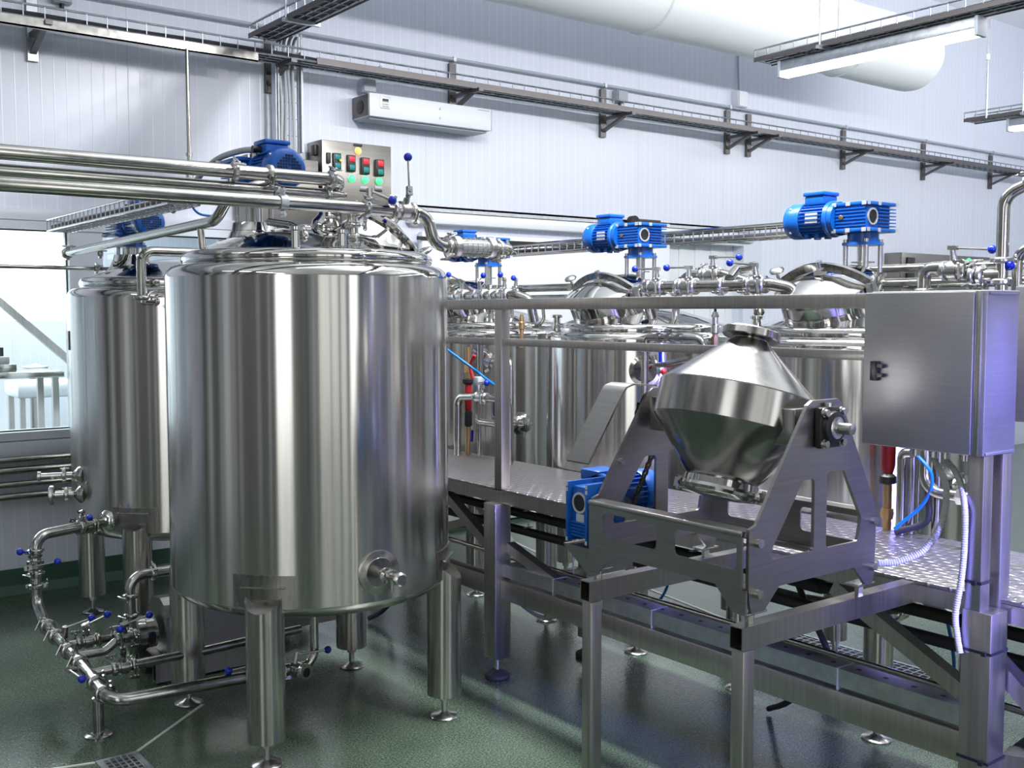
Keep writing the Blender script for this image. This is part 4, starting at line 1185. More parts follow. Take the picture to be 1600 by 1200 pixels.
# ---- pump
t = thing('pump', 'steel shrouded centrifugal pump on a low base channel between the two tanks', 'pump', (1.85, 4.90, 0))
MB().hollow((1.60, 4.78, .062), (2.15, 4.78, .062), .05, .10, .004).hollow((1.60, 5.02, .062), (2.15, 5.02, .062), .05, .10, .004).box((1.62, 4.8, .1125), (2.14, 5.0, .118)).build('base_channel', 'frame', t)
for x_ in (1.66, 2.08):
    for y_ in (4.78, 5.02):
        MB().cyl((x_, y_, 0), (x_, y_, .0115), .02, n=12).build('foot', 'rubber', t)
sh = [(4.78, .12), (5.02, .12), (5.02, .30), (4.97, .36), (4.86, .375), (4.81, .35), (4.78, .30)]
MB().plate([(y_ - 4.9, z_) for y_, z_ in sh], [], (1.66, 4.9, 0), (0, 1, 0), (0, 0, 1), .46).build('shroud', 'plate', t, sharp=20)
hdm = MB().lathe([(.02, -.005), (.05, 0), (.085, .006), (.092, .012), (.092, .05), (.085, .055), (.082, .09), (.075, .095), (.075, .14)], (1.50, PYc, PZc), (1, 0, 0), 36)
hdm.build('volute', 'floorpipe', t)
MB().lathe([(.093, .0), (.098, .004), (.098, .016), (.093, .02)], (1.52, PYc, PZc), (1, 0, 0), 36, close=True).build('clamp_band', 'bolt', t)
MB().plate(rrect(-.016, -.03, .016, .03, .015), [], (1.61, PYc - .078, PZc - .01), (1, 0, 0), (0, 0, 1), -.0015).build('slot', 'black', t)
ox = 1.515
MB().tube([(ox, 4.83, PZc + .05), (ox, 4.83, .505), (ox + .55, 4.83, .505)], .024, .065, 16).build('outlet_pipe', 'floorpipe', t)
for z_ in (.325, .415):
    add_clamp(t, (ox, 4.83, z_), (0, 0, 1), .024, (-1, -.3, 0), 'floorpipe')
add_clamp(t, (ox + .105, 4.83, .505), (1, 0, 0), .024, (0, -.4, 1))
MB().box((2.14, 4.80, .13), (2.6, 5.0, .36)).build('motor_cover', 'darksteel', t)

# ================================================================== REAR ROW OF TANKS
def rear_tank(cx, cy):
    r, zb, zt = .50, .60, 1.545
    t = thing('mixing_tank', 'x', 'tank', (cx, cy, 0), 'three motor-topped tanks of the rear row')
    MB().lathe([(r, zb), (r, 1.0), (r, zt)], (cx, cy, 0), n=112).build('shell', 'shell', t)
    MB().lathe([(.05, zb - .10), (r - .10, zb - .055), (r - .03, zb - .03), (r, zb)], (cx, cy, 0), n=80).build('bottom_head', 'shell', t)
    MB().lathe([(r, zt), (r + .006, zt + .006), (r + .007, zt + .022), (r - .004, zt + .040), (r - .025, zt + .050), (r - .046, zt + .054), (r - .044, zt + .066), (r - .050, zt + .082), (r - .064, zt + .092), (r - .08, zt + .096)], (cx, cy, 0), n=96).build('shoulder', 'polish', t)
    MB().lathe([(r - .08, zt + .096), (r - .16, zt + .125), (.22, zt + .16), (.10, zt + .178), (0, zt + .18)], (cx, cy, 0), n=96).build('dome', 'polish', t)
    leg_set(t, cx, cy, .355, zb + .12, r=.058, rt=r)
    # motor on standoffs
    zf = ZM3 - .118
    MB().lathe([(.12, zt + .13), (.088, zt + .16), (.082, zf - .17), (.092, zf - .168), (.092, zf - .135), (.10, zf - .135), (.10, zf - .118), (.03, zf - .112)], (cx, cy, 0), n=40).build('agitator_nozzle', 'polish', t)
    MB().cyl((cx, cy, zf - .115), (cx, cy, zf + .01), .024, n=16).lathe([(.05, zf - .075), (.05, zf - .07), (.0, zf - .068)], (cx, cy, 0), n=20).build('shaft', 'bolt', t)
    gear_motor(t, (cx, cy, zf), (0, 1, 0), 1.0, off=.05, posts=.116)
    # manway with domed lid, arched clamp bar, knob
    c = V((cx - .25, cy + .0, zt + .215)); n = V((-.42, -.05, .90)).normalized()
    mw = MB().lathe([(.29, -.22), (.235, -.17), (.20, -.10), (.190, -.04), (.192, .028), (.205, .032), (.205, .046), (.190, .05)], c, n, 52, sx=1.0).build('manway', 'polish', t)
    MB().lathe([(.205, .047), (.207, .056), (.200, .062), (.17, .072), (.10, .098), (.04, .108), (.0, .11)], c, n, 52).build('manway_lid', 'polish', mw)
    # arched bar lies along the row
    ay = V((0, 1, 0))
    pts = []
    for i in range(13):
        q = -1 + i / 6
        pts.append(c + n * (.130 - .075 * q * q + .01) + ay * (q * .225))
    ab = MB()
    for p_, q_ in zip(pts, pts[1:]):
        ab.bar(p_ - (q_ - p_) * .06, q_ + (q_ - p_) * .06, .016, .034, up=n)
    ab.build('clamp_bar', 'pipe', mw)
    MB().cyl(c + n * .10, c + n * .165, .014, n=12).bar(c + n * .11 - V((.03, 0, 0)), c + n * .11 + V((.03, 0, 0)), .03, .02, up=n).build('lid_boss', 'bolt', mw)
    k = pts[-1] - n * .05 + ay * .0
    MB().cyl(k - n * .05, k + n * .105, .0075, n=10).lathe([(.0, .10), (.015, .102), (.030, .107), (.033, .115), (.027, .123), (.012, .128), (.0, .128)], k, n, 22).build('clamp_knob', 'bolt', mw)
    k = pts[0] - n * .02
    MB().bar(k - n * .05, k + n * .02, .03, .03).cyl(k + n * .0 - V((.025, 0, 0)), k + n * .0 + V((.025, 0, 0)), .009, n=10).build('hinge', 'bolt', mw)
    # round inspection port on the front
    az = math.atan2(-.75, -.66)
    d_ = V((-.23, -.96, 0)).normalized()
    p_ = V((cx, cy, 1.03)) + d_ * r
    po = MB().lathe([(.070, -.01), (.068, .004), (.048, .012), (.036, .022), (.036, .055), (.044, .057), (.044, .070), (.03, .075), (.012, .085)], p_, d_, 32).build('inspection_port', 'polish', t)
    MB().cyl(p_ + d_ * .06, p_ + d_ * .06 - V((0, 0, .075)), .009, n=10).build('drip_spout', 'bolt', po)
    # round cover with a standing tube
    d2 = V((-.66, -.75, 0)).normalized()
    p2 = V((cx, cy, 1.41)) + d2 * r
    po = MB().lathe([(.078, -.012), (.078, .004), (.060, .008), (.056, .016), (.0, .018)], p2, d2, 36).build('level_port', 'polish', t)
    MB().cyl(p2 + d2 * .03 - V((0, 0, .16)), p2 + d2 * .03 + V((0, 0, .10)), .018, n=14).lathe([(.03, .095), (.034, .1), (.034, .112), (.03, .116)], p2 + d2 * .03, (0, 0, 1), 18).build('level_tube', 'pipe', po)
    # bottom outlet
    MB().cyl((cx, cy, zb - .22), (cx, cy, zb - .09), .025, n=16).build('outlet', 'pipe', t)
    # small stubs and elbows on the lid
    for dx, dy, h in ((-.33, .30, .05), (-.08, -.34, .07), (.2, .3, .05), (-.2, -.30, .06)):
        rr = math.hypot(dx, dy)
        z0 = zt + .078 + (r - .08 - rr) * .28
        st = MB().lathe([(.026, -.02), (.020, .01), (.020, h), (.030, h + .002), (.030, h + .014), (.022, h + .018), (.0, h + .019)], (cx + dx, cy + dy, z0), n=18).build('stub', 'polish', t)
    return t
ZM3 = onX(1262, 346, 3.98).z
protot = rear_tank(4.03, 2.77)
TANKS3 = [protot]
for y_ in (4.14, 5.52):
    c = copy_tree(protot)
    c.location = (4.03, y_, 0)
    TANKS3.append(c)
for o_, lab in zip(TANKS3, ('rear-row tank half hidden by the square control cabinet, nearest blue motor', 'middle tank of the rear row, its lid just left of the double-cone drum', 'far tank of the rear row, its blue motor under the sight glass pipe')):
    o_['label'] = lab

# ================================================================== PLATFORM
PX, PZ = 2.9, .89
t = thing('work_platform', 'long stainless platform with tread plate deck, square tube legs and a double handrail', 'platform', (3.25, 3.6, 0))
MB().rbox((PX, -.2, PZ - .012), (3.52, 6.2, PZ), .003).build('deck', 'tread', t)
bm_ = MB().box((PX - .002, -.2, PZ - .065), (PX + .048, 6.2, PZ - .0125)).box((3.47, -.2, PZ - .065), (3.52, 6.2, PZ - .0125))
bm_.build('edge_beam', 'frame', t)
for y_ in (.3, 1.55, 2.75, 3.88, 5.0, 6.1):
    MB().box((PX + .049, y_ - .02, PZ - .062), (3.469, y_ + .02, PZ - .013)).build('cross_beam', 'frame', t)
# legs: front row and back row
def plat_leg(x, y, wd=.085, ztop=PZ - .066, cap=True):
    lg = MB().rbox((x, y - wd / 2, .10), (x + wd, y + wd / 2, ztop), .004).build('leg', 'frame', t)
    MB().cyl((x + wd / 2, y, .03), (x + wd / 2, y, .10), .011, n=12).build('spindle', 'bolt', lg)
    MB().lathe([(.056, 0), (.06, .01), (.056, .022), (.035, .034), (.02, .04), (0, .042)], (x + wd / 2, y, 0), n=24).build('foot', 'rubber', lg)
plat_leg(2.855, 3.905, .09)
plat_leg(2.80, 1.534, .088, onX(1530, 957, 2.80).z)
plat_leg(2.855, 5.95, .09)
for y_ in (1.562, 3.88, 5.95):
    plat_leg(3.40, y_, .07)
# trunk rail and lower rail along the front legs
MB().box((2.90, 1.58, .487), (2.985, 3.86, .492)).box((2.90, 1.58, .492), (2.904, 3.86, .545)).box((2.981, 1.58, .492), (2.985, 3.86, .545)).box((2.904, 1.58, .541), (2.981, 3.86, .545)).build('cable_trunk', 'galv', t)
sl = MB()
for i in range(22):
    y_ = 1.7 + i * .098
    sl.box((2.935, y_, .5452), (2.95, y_ + .016, .5458))
sl.build('trunk_slot', 'black', t)
MB().rbox((2.882, 1.579, .385), (2.942, 3.859, .475), .003).build('lower_beam', 'frame', t)
MB().rbox((2.882, 3.951, .385), (2.942, 5.90, .475), .003).build('lower_beam', 'frame', t)
for y_ in (2.05, 2.9, 3.5):
    MB().box((2.899, y_, .384), (2.9865, y_ + .006, .5465)).build('trunk_clip', 'alum', t)
# braces
def brace(p, q, w=.05, m='frame'):
    MB().bar(p, q, w, w).build('brace', m, t)
brace((2.95, 2.10, .80), (2.95, 1.60, .555), .05)
brace((2.94, 4.42, .82), (2.94, 3.94, .56), .045)
brace((2.94, 3.86, .62), (2.94, 3.40, .49), .045)
brace((2.96, 4.9, .48), (3.40, 3.93, .80), .04)
brace((3.44, 2.3, .80), (3.44, 1.6, .45), .04)
brace((3.44, 4.5, .45), (3.44, 5.1, .80), .04)
MB().rbox((2.94, 3.87, .40), (3.40, 3.92, .45), .003).build('lower_cross_beam', 'frame', t)
MB().rbox((2.889, 1.50, .28), (3.40, 1.56, .33), .003).build('lower_cross_beam', 'frame', t)
# handrail
for y_ in (3.90, ):
    MB().rbox((2.90, y_ - .027, PZ - .07), (2.95, y_ + .027, 1.7095), .003).build('rail_post', 'frame', t)
MB().rbox((2.90, 5.0, PZ - .07), (2.95, 5.05, 1.7095), .003).build('rail_post', 'frame', t)
MB().rbox((2.895, 1.8835, 1.71), (2.945, 6.1, 1.757), .004).build('top_rail', 'frame', t)
MB().rbox((2.905, 1.8835, 1.547), (2.945, 3.872, 1.578), .003).build('mid_rail', 'frame', t)
MB().rbox((2.905, 3.928, 1.547), (2.945, 6.0, 1.578), .003).build('mid_rail', 'frame', t)
# corner posts under the cabinet
MB().rbox((2.805, 1.527, onX(1530, 957, 2.80).z - .004), (2.855, 1.575, 1.3035), .003).build('rail_post', 'frame', t)
pq = MB().rbox((2.892, 1.519, .70), (2.947, 1.562, 1.3035), .003)
pq.add([(2.892, 1.519, .70), (2.947, 1.519, .70), (2.947, 1.562, .70), (2.892, 1.562, .70), (2.892, 1.552, .62), (2.947, 1.552, .62), (2.947, 1.562, .62), (2.892, 1.562, .62)],
       [(0, 1, 5, 4), (1, 2, 6, 5), (2, 3, 7, 6), (3, 0, 4, 7), (4, 5, 6, 7)])
pq.build('stair_post', 'frame', t)
brace((2.92, 1.535, .70), (2.92, 1.12, .36), .05)
brace((2.96, 1.50, .42), (3.35, 1.30, .70), .035)
MB().rbox((2.95, .1, .22), (3.0, 1.51, .27), .003).build('lower_beam', 'frame', t)
MB().bar((2.93, 1.50, .40), (3.05, .9, .46), .08, .10).build('stair_stringer', 'frame', t)

# black insulated pipes under the deck
for y0_, z_, x_, lab in ((4.4, .722, 3.15, 'upper black insulated pipe running under the platform deck'), (4.4, .640, 3.15, 'lower black insulated pipe running under the platform deck')):
    tt = thing('insulated_pipe', lab, 'pipe', (x_, 3.0, z_))
    MB().cyl((x_, .2, z_), (x_, 5.9, z_), .021, n=16).build('lagging', 'rubber', tt)
    for y_ in ((3.12, 2.3, 2.06, 1.2) if z_ > .7 else (3.22, 2.0, 1.5)):
        MB().cyl((x_, y_, z_), (x_, y_ + .07, z_), .026, n=16).build('joint_sleeve', 'rubber', tt)
    for y_ in (.35, 2.9, 3.98, 5.3):
        MB().box((x_ - .026, y_, z_ + .0215), (x_ + .026, y_ + .02, z_ + .024)).cyl((x_, y_ + .01, z_ + .024), (x_, y_ + .01, PZ - .0125), .004, n=6).build('hanger', 'galv', tt)
tt = thing('thin_pipe', 'thin round rail just above the cable trunk under the platform', 'pipe', (3.10, 2.6, .50))
MB().cyl((3.10, .3, .51), (3.10, 5.9, .51), .0125, n=14).build('tube', 'pipe', tt)
for y_ in (.8, 2.2, 3.6, 5.0):
    MB().cyl((3.10, y_, .5225), (3.10, y_, PZ - .0125), .004, n=6).build('hanger', 'galv', tt)
tt = pipe_thing('drain_pipe', 'pale drain pipe elbow under the platform behind the diagonal brace', [(3.75, 2.3, .66), (3.42, 2.16, .60), (3.30, 2.5, .60), (3.30, 2.75, .60)], .03, 'pipe', .06)

# ================================================================== MIXER STAND AND DOUBLE CONE MIXER
BX = 2.112
t = thing('mixer_stand', 'two open square tubes on posts carrying the double-cone mixer in front of the platform', 'stand', (2.5, 2.1, 0))
for yb in (1.806, 2.398):
    MB().hollow((BX, yb, PZ - .036), (PX - .0025, yb, PZ - .036), .044, .062, .003).build('bearer', 'frame', t)
    lg = MB().rbox((BX + .006, yb - .021, .05), (BX + .052, yb + .021, PZ - .0685), .004).build('leg', 'frame', t)
    MB().lathe([(.045, 0), (.048, .01), (.04, .02), (.015, .03), (.012, .05)], (BX + .029, yb, 0), n=20).build('foot', 'rubber', lg)
MB().lathe([(.006, 0), (.006, .03)], (BX + .065, 2.398, PZ - .10), n=8).build('bolt', 'bolt', t)

t = thing('double_cone_mixer', 'double-cone steel mixer drum tilted in an A-shaped plate frame with a chain drive', 'mixer', (2.43, 2.08, PZ + .04))
YN, YF = 1.775, 2.385                           # outer faces of near and far side plates
PT = .010
zb_, zs_, zt_ = .945, 1.142, 1.462
def side_outline():
    # (x, z): wide foot, leaning front edge, steep back edge, apex with bearing seat
    return [(2.122, .985), (2.125, .955), (2.135, .921), (2.185, .921), (2.245, .978), (2.575, .978), (2.630, .921), (2.662, .921), (2.672, .95), (2.675, 1.138), (2.500, 1.452), (2.485, zt_), (2.372, zt_), (2.350, 1.450), (2.148, 1.150), (2.122, 1.142)]
def mx_holes():
    h1 = rpoly([(2.192, 1.052), (2.388, 1.052), (2.388, 1.250), (2.338, 1.250)], .014)
    h2 = rpoly([(2.442, 1.052), (2.588, 1.052), (2.604, 1.118), (2.518, 1.262), (2.442, 1.262)], .014)
    return [h1, h2]
for yy, nm in ((YN, 'side_plate'), (YF - PT, 'side_plate')):
    o_ = MB().plate([(x - 2.43, z - 1.2) for x, z in side_outline()], [[(x - 2.43, z - 1.2) for x, z in h] for h in mx_holes()], (2.43, yy + (PT), 1.2), (1, 0, 0), (0, 0, 1), PT).build(nm, 'plate', t, sharp=25)
# front and back cross plates, each with two slots, folded top edge
W2 = (YF - YN) / 2 - PT
YM = (YN + YF) / 2
for xx, nm in ((2.106, 'cross_plate'), (2.655, 'cross_plate')):
    slots = [rrect(-W2 + .018, -.020, -.055, .053, .016), rrect(.012, -.020, W2 - .062, .053, .016)]
    cp = MB().plate([(y, z) for y, z in ((-W2, -.07), (W2, -.07), (W2, .075), (-W2, .075))], slots, (xx, YM, 1.055), (0, 1, 0), (0, 0, 1), .006)
    sg = 1 if xx < 2.4 else -1
    cp.lathe([(.008, -W2), (.008, W2)], (xx + .0035, YM, 1.130), (0, 1, 0), 12)
    cp.box((xx + (0.003 if sg > 0 else -.05), YM - W2, 1.131), (xx + (.05 if sg > 0 else .003), YM + W2, 1.137))
    cp.box((xx + (0.003 if sg > 0 else -.05), YM - W2, .985), (xx + (.05 if sg > 0 else .003), YM + W2, .991))
    cp.build(nm, 'plate', t)
# feet gussets and studs
for xx in (2.165, 2.645):
    for yy in (1.80, 2.385):
        sg = 1 if yy < 2 else -1
        yg = YN + .0005 if sg > 0 else YF - .0005
        if xx < 2.4:
            MB().add([(2.112, yg, .984), (2.112, yg + sg * .105, .984), (2.112, yg + sg * .045, .921), (2.112, yg, .921), (2.118, yg, .984), (2.118, yg + sg * .105, .984), (2.118, yg + sg * .045, .921), (2.118, yg, .921)],
                     [(0, 1, 2, 3), (7, 6, 5, 4), (0, 4, 5, 1), (1, 5, 6, 2), (2, 6, 7, 3), (3, 7, 4, 0)]).build('gusset', 'plate', t)
        yq = 1.806 if yy < 2 else 2.398
        MB().rbox((xx - .04, yq - .026, .914), (xx + .04, yq + .022, .921), .002).cyl((xx, yq, PZ + .0005 - .005), (xx, yq, .915), .013, n=6).build('mount_foot', 'bolt', t)
# side plate bolts
for x_, z_ in ((2.152, 1.105), (2.152, .972), (2.655, 1.105), (2.655, .972)):
    MB().cyl((x_, YN - .0005, z_), (x_, YN - .016, z_), .0115, n=16).cyl((x_, YN - .016, z_), (x_, YN - .0165, z_), .006, n=6).build('bolt', 'bolt', t)
MB().cyl((2.24, YF + .0005, 1.25), (2.24, YF + .014, 1.25), .010, n=12).cyl((2.235, YF - PT - .0005, 1.245), (2.235, YF - PT - .012, 1.245), .010, n=12).build('bolt', 'bolt', t)
# bearings
PV = V((2.43, 0, 1.388))
def bearing(y, sg):
    b = MB().rbox((PV.x - .052, min(y, y + sg * .022), PV.z - .056), (PV.x + .052, max(y, y + sg * .022), PV.z + .056), .008)
    b.lathe([(.046, .018), (.043, .034), (.034, .038)], (PV.x, y, PV.z), (0, sg, 0), 28)
    bo = b.build('bearing', 'black', t)
    MB().lathe([(.028, .032), (.030, .040), (.022, .044), (.016, .044), (.016, .085), (.011, .086), (.0, .086)], (PV.x, y, PV.z), (0, sg, 0), 24).build('shaft_end', 'bolt', bo)
    for dx in (-.038, .038):
        for dz in (-.042, .042):
            MB().cyl((PV.x + dx, y + sg * .0222, PV.z + dz), (PV.x + dx, y + sg * .036, PV.z + dz), .0095, n=14).lathe([(.013, .0222), (.013, .026)], (PV.x + dx, y, PV.z + dz), (0, sg, 0), 14).build('bolt', 'bolt', bo)
    MB().cyl((PV.x - .005, y + sg * .011, PV.z + .056), (PV.x - .005, y + sg * .011, PV.z + .066), .009, n=8).build('grease_cap', 'bolt', bo)
bearing(YN - .0005, -1)
# drum
AXD = V((.278, 0, .96)).normalized()
DC = V((2.40, 2.065, 1.408))
dp = [(.105, -.200), (.232, -.048), (.2335, -.044), (.2335, .054), (.232, .058), (.048, .218)]
dr = MB().lathe(dp, DC, AXD, 72).build('drum', 'drum', t, sharp=20)
MB().lathe([(.046, .214), (.05, .2195), (.081, .221), (.084, .224), (.084, .243), (.081, .246), (.058, .247), (.056, .235), (.0, .234)], DC, AXD, 56).build('inlet_flange', 'drum', dr)
MB().lathe([(.1, -.196), (.108, -.204), (.110, -.222), (.121, -.224), (.124, -.232), (.121, -.240), (.11, -.244), (.104, -.252), (.05, -.258), (.0, -.258)], DC, AXD, 60).build('outlet_lid', 'polish', dr)
oa, ob, _ = frame_of(AXD)
for a in (20, 200):
    q = DC + AXD * -.232 + (oa * math.cos(R(a)) + ob * math.sin(R(a))) * .130
    MB().bar(q - AXD * .014, q + AXD * .014, .022, .016).cyl(q - AXD * .02, q + AXD * .02, .006, n=8).build('lid_clamp', 'bolt', dr)
# trunnions: box ribs from the drum to the shafts
for y0_, y1_ in ((1.80, 1.90), (2.24, 2.35)):
    MB().rbox((PV.x - .10, y0_, PV.z - .052), (PV.x + .085, y1_, PV.z + .052), .006).build('trunnion', 'drum', dr)
MB().cyl((PV.x, YN + PT, PV.z), (PV.x, 1.81, PV.z), .02, n=16).cyl((PV.x, 2.34, PV.z), (PV.x, YF + .06, PV.z), .02, n=16).build('shaft', 'bolt', dr)
# sloped chain guard on the far plate
g0 = MB()
prof_ = [(2.40, 1.470), (2.30, 1.478), (2.272, 1.470), (2.255, 1.452), (2.115, 1.245)]
vs, fs = [], []
for x_, z_ in prof_:
    for y_ in (YF + .005, YF + .105):
        vs += [(x_, y_, z_), (x_ + .004, y_, z_ - .005)]
for i in range(len(prof_) - 1):
    a_ = i * 4
    fs += [(a_, a_ + 4, a_ + 6, a_ + 2), (a_ + 1, a_ + 3, a_ + 7, a_ + 5), (a_, a_ + 1, a_ + 5, a_ + 4), (a_ + 2, a_ + 6, a_ + 7, a_ + 3)]
fs += [(0, 2, 3, 1), (16, 17, 19, 18)]
g0.add(vs, fs).build('chain_guard', 'plate', t, sharp=50)
# sprocket and chain
sp = MB().lathe([(.03, .0), (.062, .002), (.066, .006), (.066, .012), (.062, .016), (.03, .018)], (PV.x, YF + .035, PV.z), (0, 1, 0), 26).build('sprocket', 'chain', t)
GP = V((2.30, YF + .045, 1.085))
MB().lathe([(.012, .0), (.034, .002), (.034, .014), (.012, .016)], (GP.x, YF + .037, GP.z), (0, 1, 0), 20).build('drive_sprocket', 'chain', t)
ch = MB()
dz = V((PV.x, 0, PV.z)) - V((GP.x, 0, GP.z))
for sg in (-1, 1):
    nrm = V((dz.z, 0, -dz.x)).normalized() * sg
    s_, e_ = V((GP.x, YF + .045, GP.z)) + nrm * .034, V((PV.x, YF + .045, PV.z)) + nrm * .066
    n_ = 24
    for i in range(n_):
        a_, c_ = s_.lerp(e_, i / n_), s_.lerp(e_, (i + .92) / n_)
        o2 = .007 if i % 2 else .0045
        for sd in (-1, 1):
            ch.bar(a_ + V((0, sd * o2, 0)), c_ + V((0, sd * o2, 0)), .0022, .0105, up=nrm)
        ch.cyl(a_ - V((0, .008, 0)), a_ + V((0, .008, 0)), .0034, n=6)
ch.build('chain', 'chain', t)
# drive: worm gearbox at the left, blue motor lying across behind the plate
# gearbox box with open face towards the viewer's left side
GY = YF + .012
gb_ = MB().rbox((2.135, GY + .012, 1.005), (2.26, GY + .088, 1.165), .006).rbox((2.118, GY, .992), (2.275, GY + .01, 1.178), .002).rbox((2.118, GY + .09, .992), (2.275, GY + .10, 1.178), .002)
for i in range(5):
    gb_.box((2.127, GY + .014, 1.012 + i * .010), (2.136, GY + .086, 1.016 + i * .010))
go = gb_.build('gearbox', 'blue', t)
MB().lathe([(.026, 0), (.033, 0), (.033, .005), (.026, .005)], (2.1345, GY + .05, 1.115), (-1, 0, 0), 26, close=True).build('bearing_rim', 'alum', go)
MB().lathe([(.026, 0), (.026, .003)], (2.1345, GY + .05, 1.115), (-1, 0, 0), 26).build('bore_cap', 'black', go)
pd = MB()
for z_ in (.993, 1.148, 1.164):
    for y_ in (GY, GY + .090):
        pd.box((2.1168, y_ - .0005, z_), (2.118, y_ + .0085, z_ + .012))
pd.box((2.1335, GY + .032, 1.05), (2.1352, GY + .068, 1.08))
pd.build('machined_pad', 'alum', go)
# the far plate carries a shelf for the gearbox
MB().add([(2.115, YF + .001, .985), (2.30, YF + .001, .985), (2.30, GY + .105, .985), (2.115, GY + .105, .985), (2.115, YF + .001, .98), (2.30, YF + .001, .98), (2.30, GY + .105, .98), (2.115, GY + .105, .98), (2.118, YF + .001, .90), (2.30, YF + .001, .90)],
         [(0, 1, 2, 3), (4, 7, 6, 5), (0, 3, 7, 4), (1, 5, 6, 2), (3, 2, 6, 7), (7, 8, 9, 6), (4, 8, 7), (5, 6, 9), (4, 5, 9, 8)]).build('shelf', 'plate', t)
# motor along x beyond the gearbox
mc_ = V((2.275, YF + .135, 1.105))
mb_ = MB().lathe([(.074, 0), (.078, .004), (.078, .018), (.064, .024), (.064, .15)], mc_, (1, 0, 0), 34)
for i in range(28):
    a_ = 2 * PI * i / 28
    u_ = V((0, math.cos(a_), math.sin(a_)))
    mb_.bar(mc_ + u_ * .067 + V((.026, 0, 0)), mc_ + u_ * .067 + V((.15, 0, 0)), .0034, .013, up=u_)
mb_.rbox((mc_.x + .0, mc_.y - .0, mc_.z + .05), (mc_.x + .10, mc_.y + .09, mc_.z + .085), .006)
mo_ = mb_.build('motor', 'blue', t)
MB().lathe([(.075, .152), (.077, .155), (.077, .215), (.070, .228), (.02, .231)], mc_, (1, 0, 0), 34).build('fan_cover', 'blue', mo_)

# ================================================================== CABINETS AND PANELS
t = thing('control_cabinet', 'big square steel control cabinet on the corner post of the platform', 'cabinet', (2.86, 1.70, 1.304))
CX0, CX1, CY0, CY1, CZ0, CZ1 = 2.755, 2.949, 1.517, 1.883, 1.304, 1.759
MB().rbox((CX0 + .022, CY0, CZ0), (CX1, CY1 - .006, CZ1), .004).build('body', 'cabinet', t)
dr_ = MB().rbox((CX0, CY0 + .026, CZ0 + .004), (CX0 + .0215, CY1, CZ1 - .004), .003).build('door', 'cabinet', t)
h_ = MB().rbox((CX0 - .012, CY1 - .055, 1.498), (CX0 - .0005, CY1 - .03, 1.555), .002).box((CX0 - .014, CY1 - .072, 1.509), (CX0 - .0005, CY1 - .055, 1.520)).box((CX0 - .014, CY1 - .072, 1.536), (CX0 - .0005, CY1 - .055, 1.547))
h_.build('latch', 'black', dr_)
MB().rbox((CX0 + .006, CY0 + .008, CZ0 + .002), (CX0 + .021, CY0 + .025, CZ1 - .002), .002).build('door_edge', 'bolt', dr_)
MB().rbox((CX0 + .03, CY0 - .006, CZ1 - .012), (CX1 - .01, CY0 - .0005, CZ1 - .001), .002).build('drip_edge', 'cabinet', t)
MB().rbox((CX0 + .03, CY0 - .005, CZ0 + .001), (CX1 - .01, CY0 - .0005, CZ0 + .010), .002).build('bottom_edge', 'cabinet', t)
for i, y_ in enumerate((1.776, 1.719, 1.681, 1.623)):
    MB().cyl((2.87, y_, CZ0 - .03), (2.87, y_, CZ0 - .0005), .013, n=10).lathe([(.018, -.012), (.018, -.001)], (2.87, y_, CZ0), n=6).build('cable_gland', 'bolt', t)
t = thing('junction_cabinet', 'tall narrow steel cabinet cut off by the right edge behind the big square cabinet', 'cabinet', (3.3, 1.4, 1.36))
MB().rbox((3.142, 1.25, 1.37), (3.42, 1.625, 1.78), .005).build('body', 'cabinet', t)
MB().rbox((3.122, 1.255, 1.375), (3.141, 1.62, 1.775), .003).build('door', 'cabinet', t)
MB().box((3.2, 1.40, PZ), (3.24, 1.44, 1.369)).build('support', 'frame', t)

# white corrugated hoses from the cabinet
def hose(name, pts, r, label, m='whiteplastic', corr=True, cat='hose'):
    p_ = smooth_path(pts, 10)
    if corr:
        # resample evenly and ripple the radius
        tot = [0]
        for a_, b_ in zip(p_, p_[1:]): tot.append(tot[-1] + (b_ - a_).length)
        n_ = int(tot[-1] / .0034)
        q_, k_ = [], 0
        for i in range(n_ + 1):
            s_ = tot[-1] * i / n_
            while k_ < len(tot) - 2 and tot[k_ + 1] < s_: k_ += 1
            f_ = (s_ - tot[k_]) / max(tot[k_ + 1] - tot[k_], 1e-6)
            q_.append(p_[k_].lerp(p_[k_ + 1], f_))
        mb = MB().sweep(q_, [r * (1.0 if i % 2 else .86) for i in range(len(q_))], 12)
    else:
        mb = MB().sweep(p_, r, 10)
    return single(mb, name, m, label, cat)
hose('corrugated_hose', [(2.87, 1.719, CZ0 - .031), onX(1478, 760, 2.86), onX(1472, 815, 2.84), onX(1445, 858, 2.80), onX(1405, 877, 2.75), onX(1372, 880, 2.71)], .0105, 'white corrugated hose looping from the cabinet down to the mixer frame')
hose('corrugated_hose', [(2.87, 1.681, CZ0 - .031), onX(1497, 745, 2.84), onX(1507, 790, 2.792), onX(1507, 850, 2.792), onX(1502, 905, 2.79), onX(1493, 960, 2.787), onX(1496, 995, 2.787), onX(1500, 1020, 2.787)], .0095, 'white corrugated hose hugging the corner post down past the deck edge')
def tie(z, x0, y0, x1, y1, label):
    e = .0025
    b = MB()
    b.box((x0 - e, y0 - e, z - .004), (x1 + e, y0 - .0003, z + .004)).box((x0 - e, y1 + .0003, z - .004), (x1 + e, y1 + e, z + .004))
    b.box((x0 - e, y0 - .0003, z - .004), (x0 - .0003, y1 + .0003, z + .004)).box((x1 + .0003, y0 - .0003, z - .004), (x1 + e, y1 + .0003, z + .004))
    b.box((x0 - .012, y0 + .01, z - .006), (x0 - e, y0 + .022, z + .006))
    single(b, 'cable_tie', 'black', label, 'cable tie')
tie(onX(1520, 910, 2.805).z, 2.805, 1.527, 2.855, 1.575, 'black cable tie around the slim corner post at deck height')
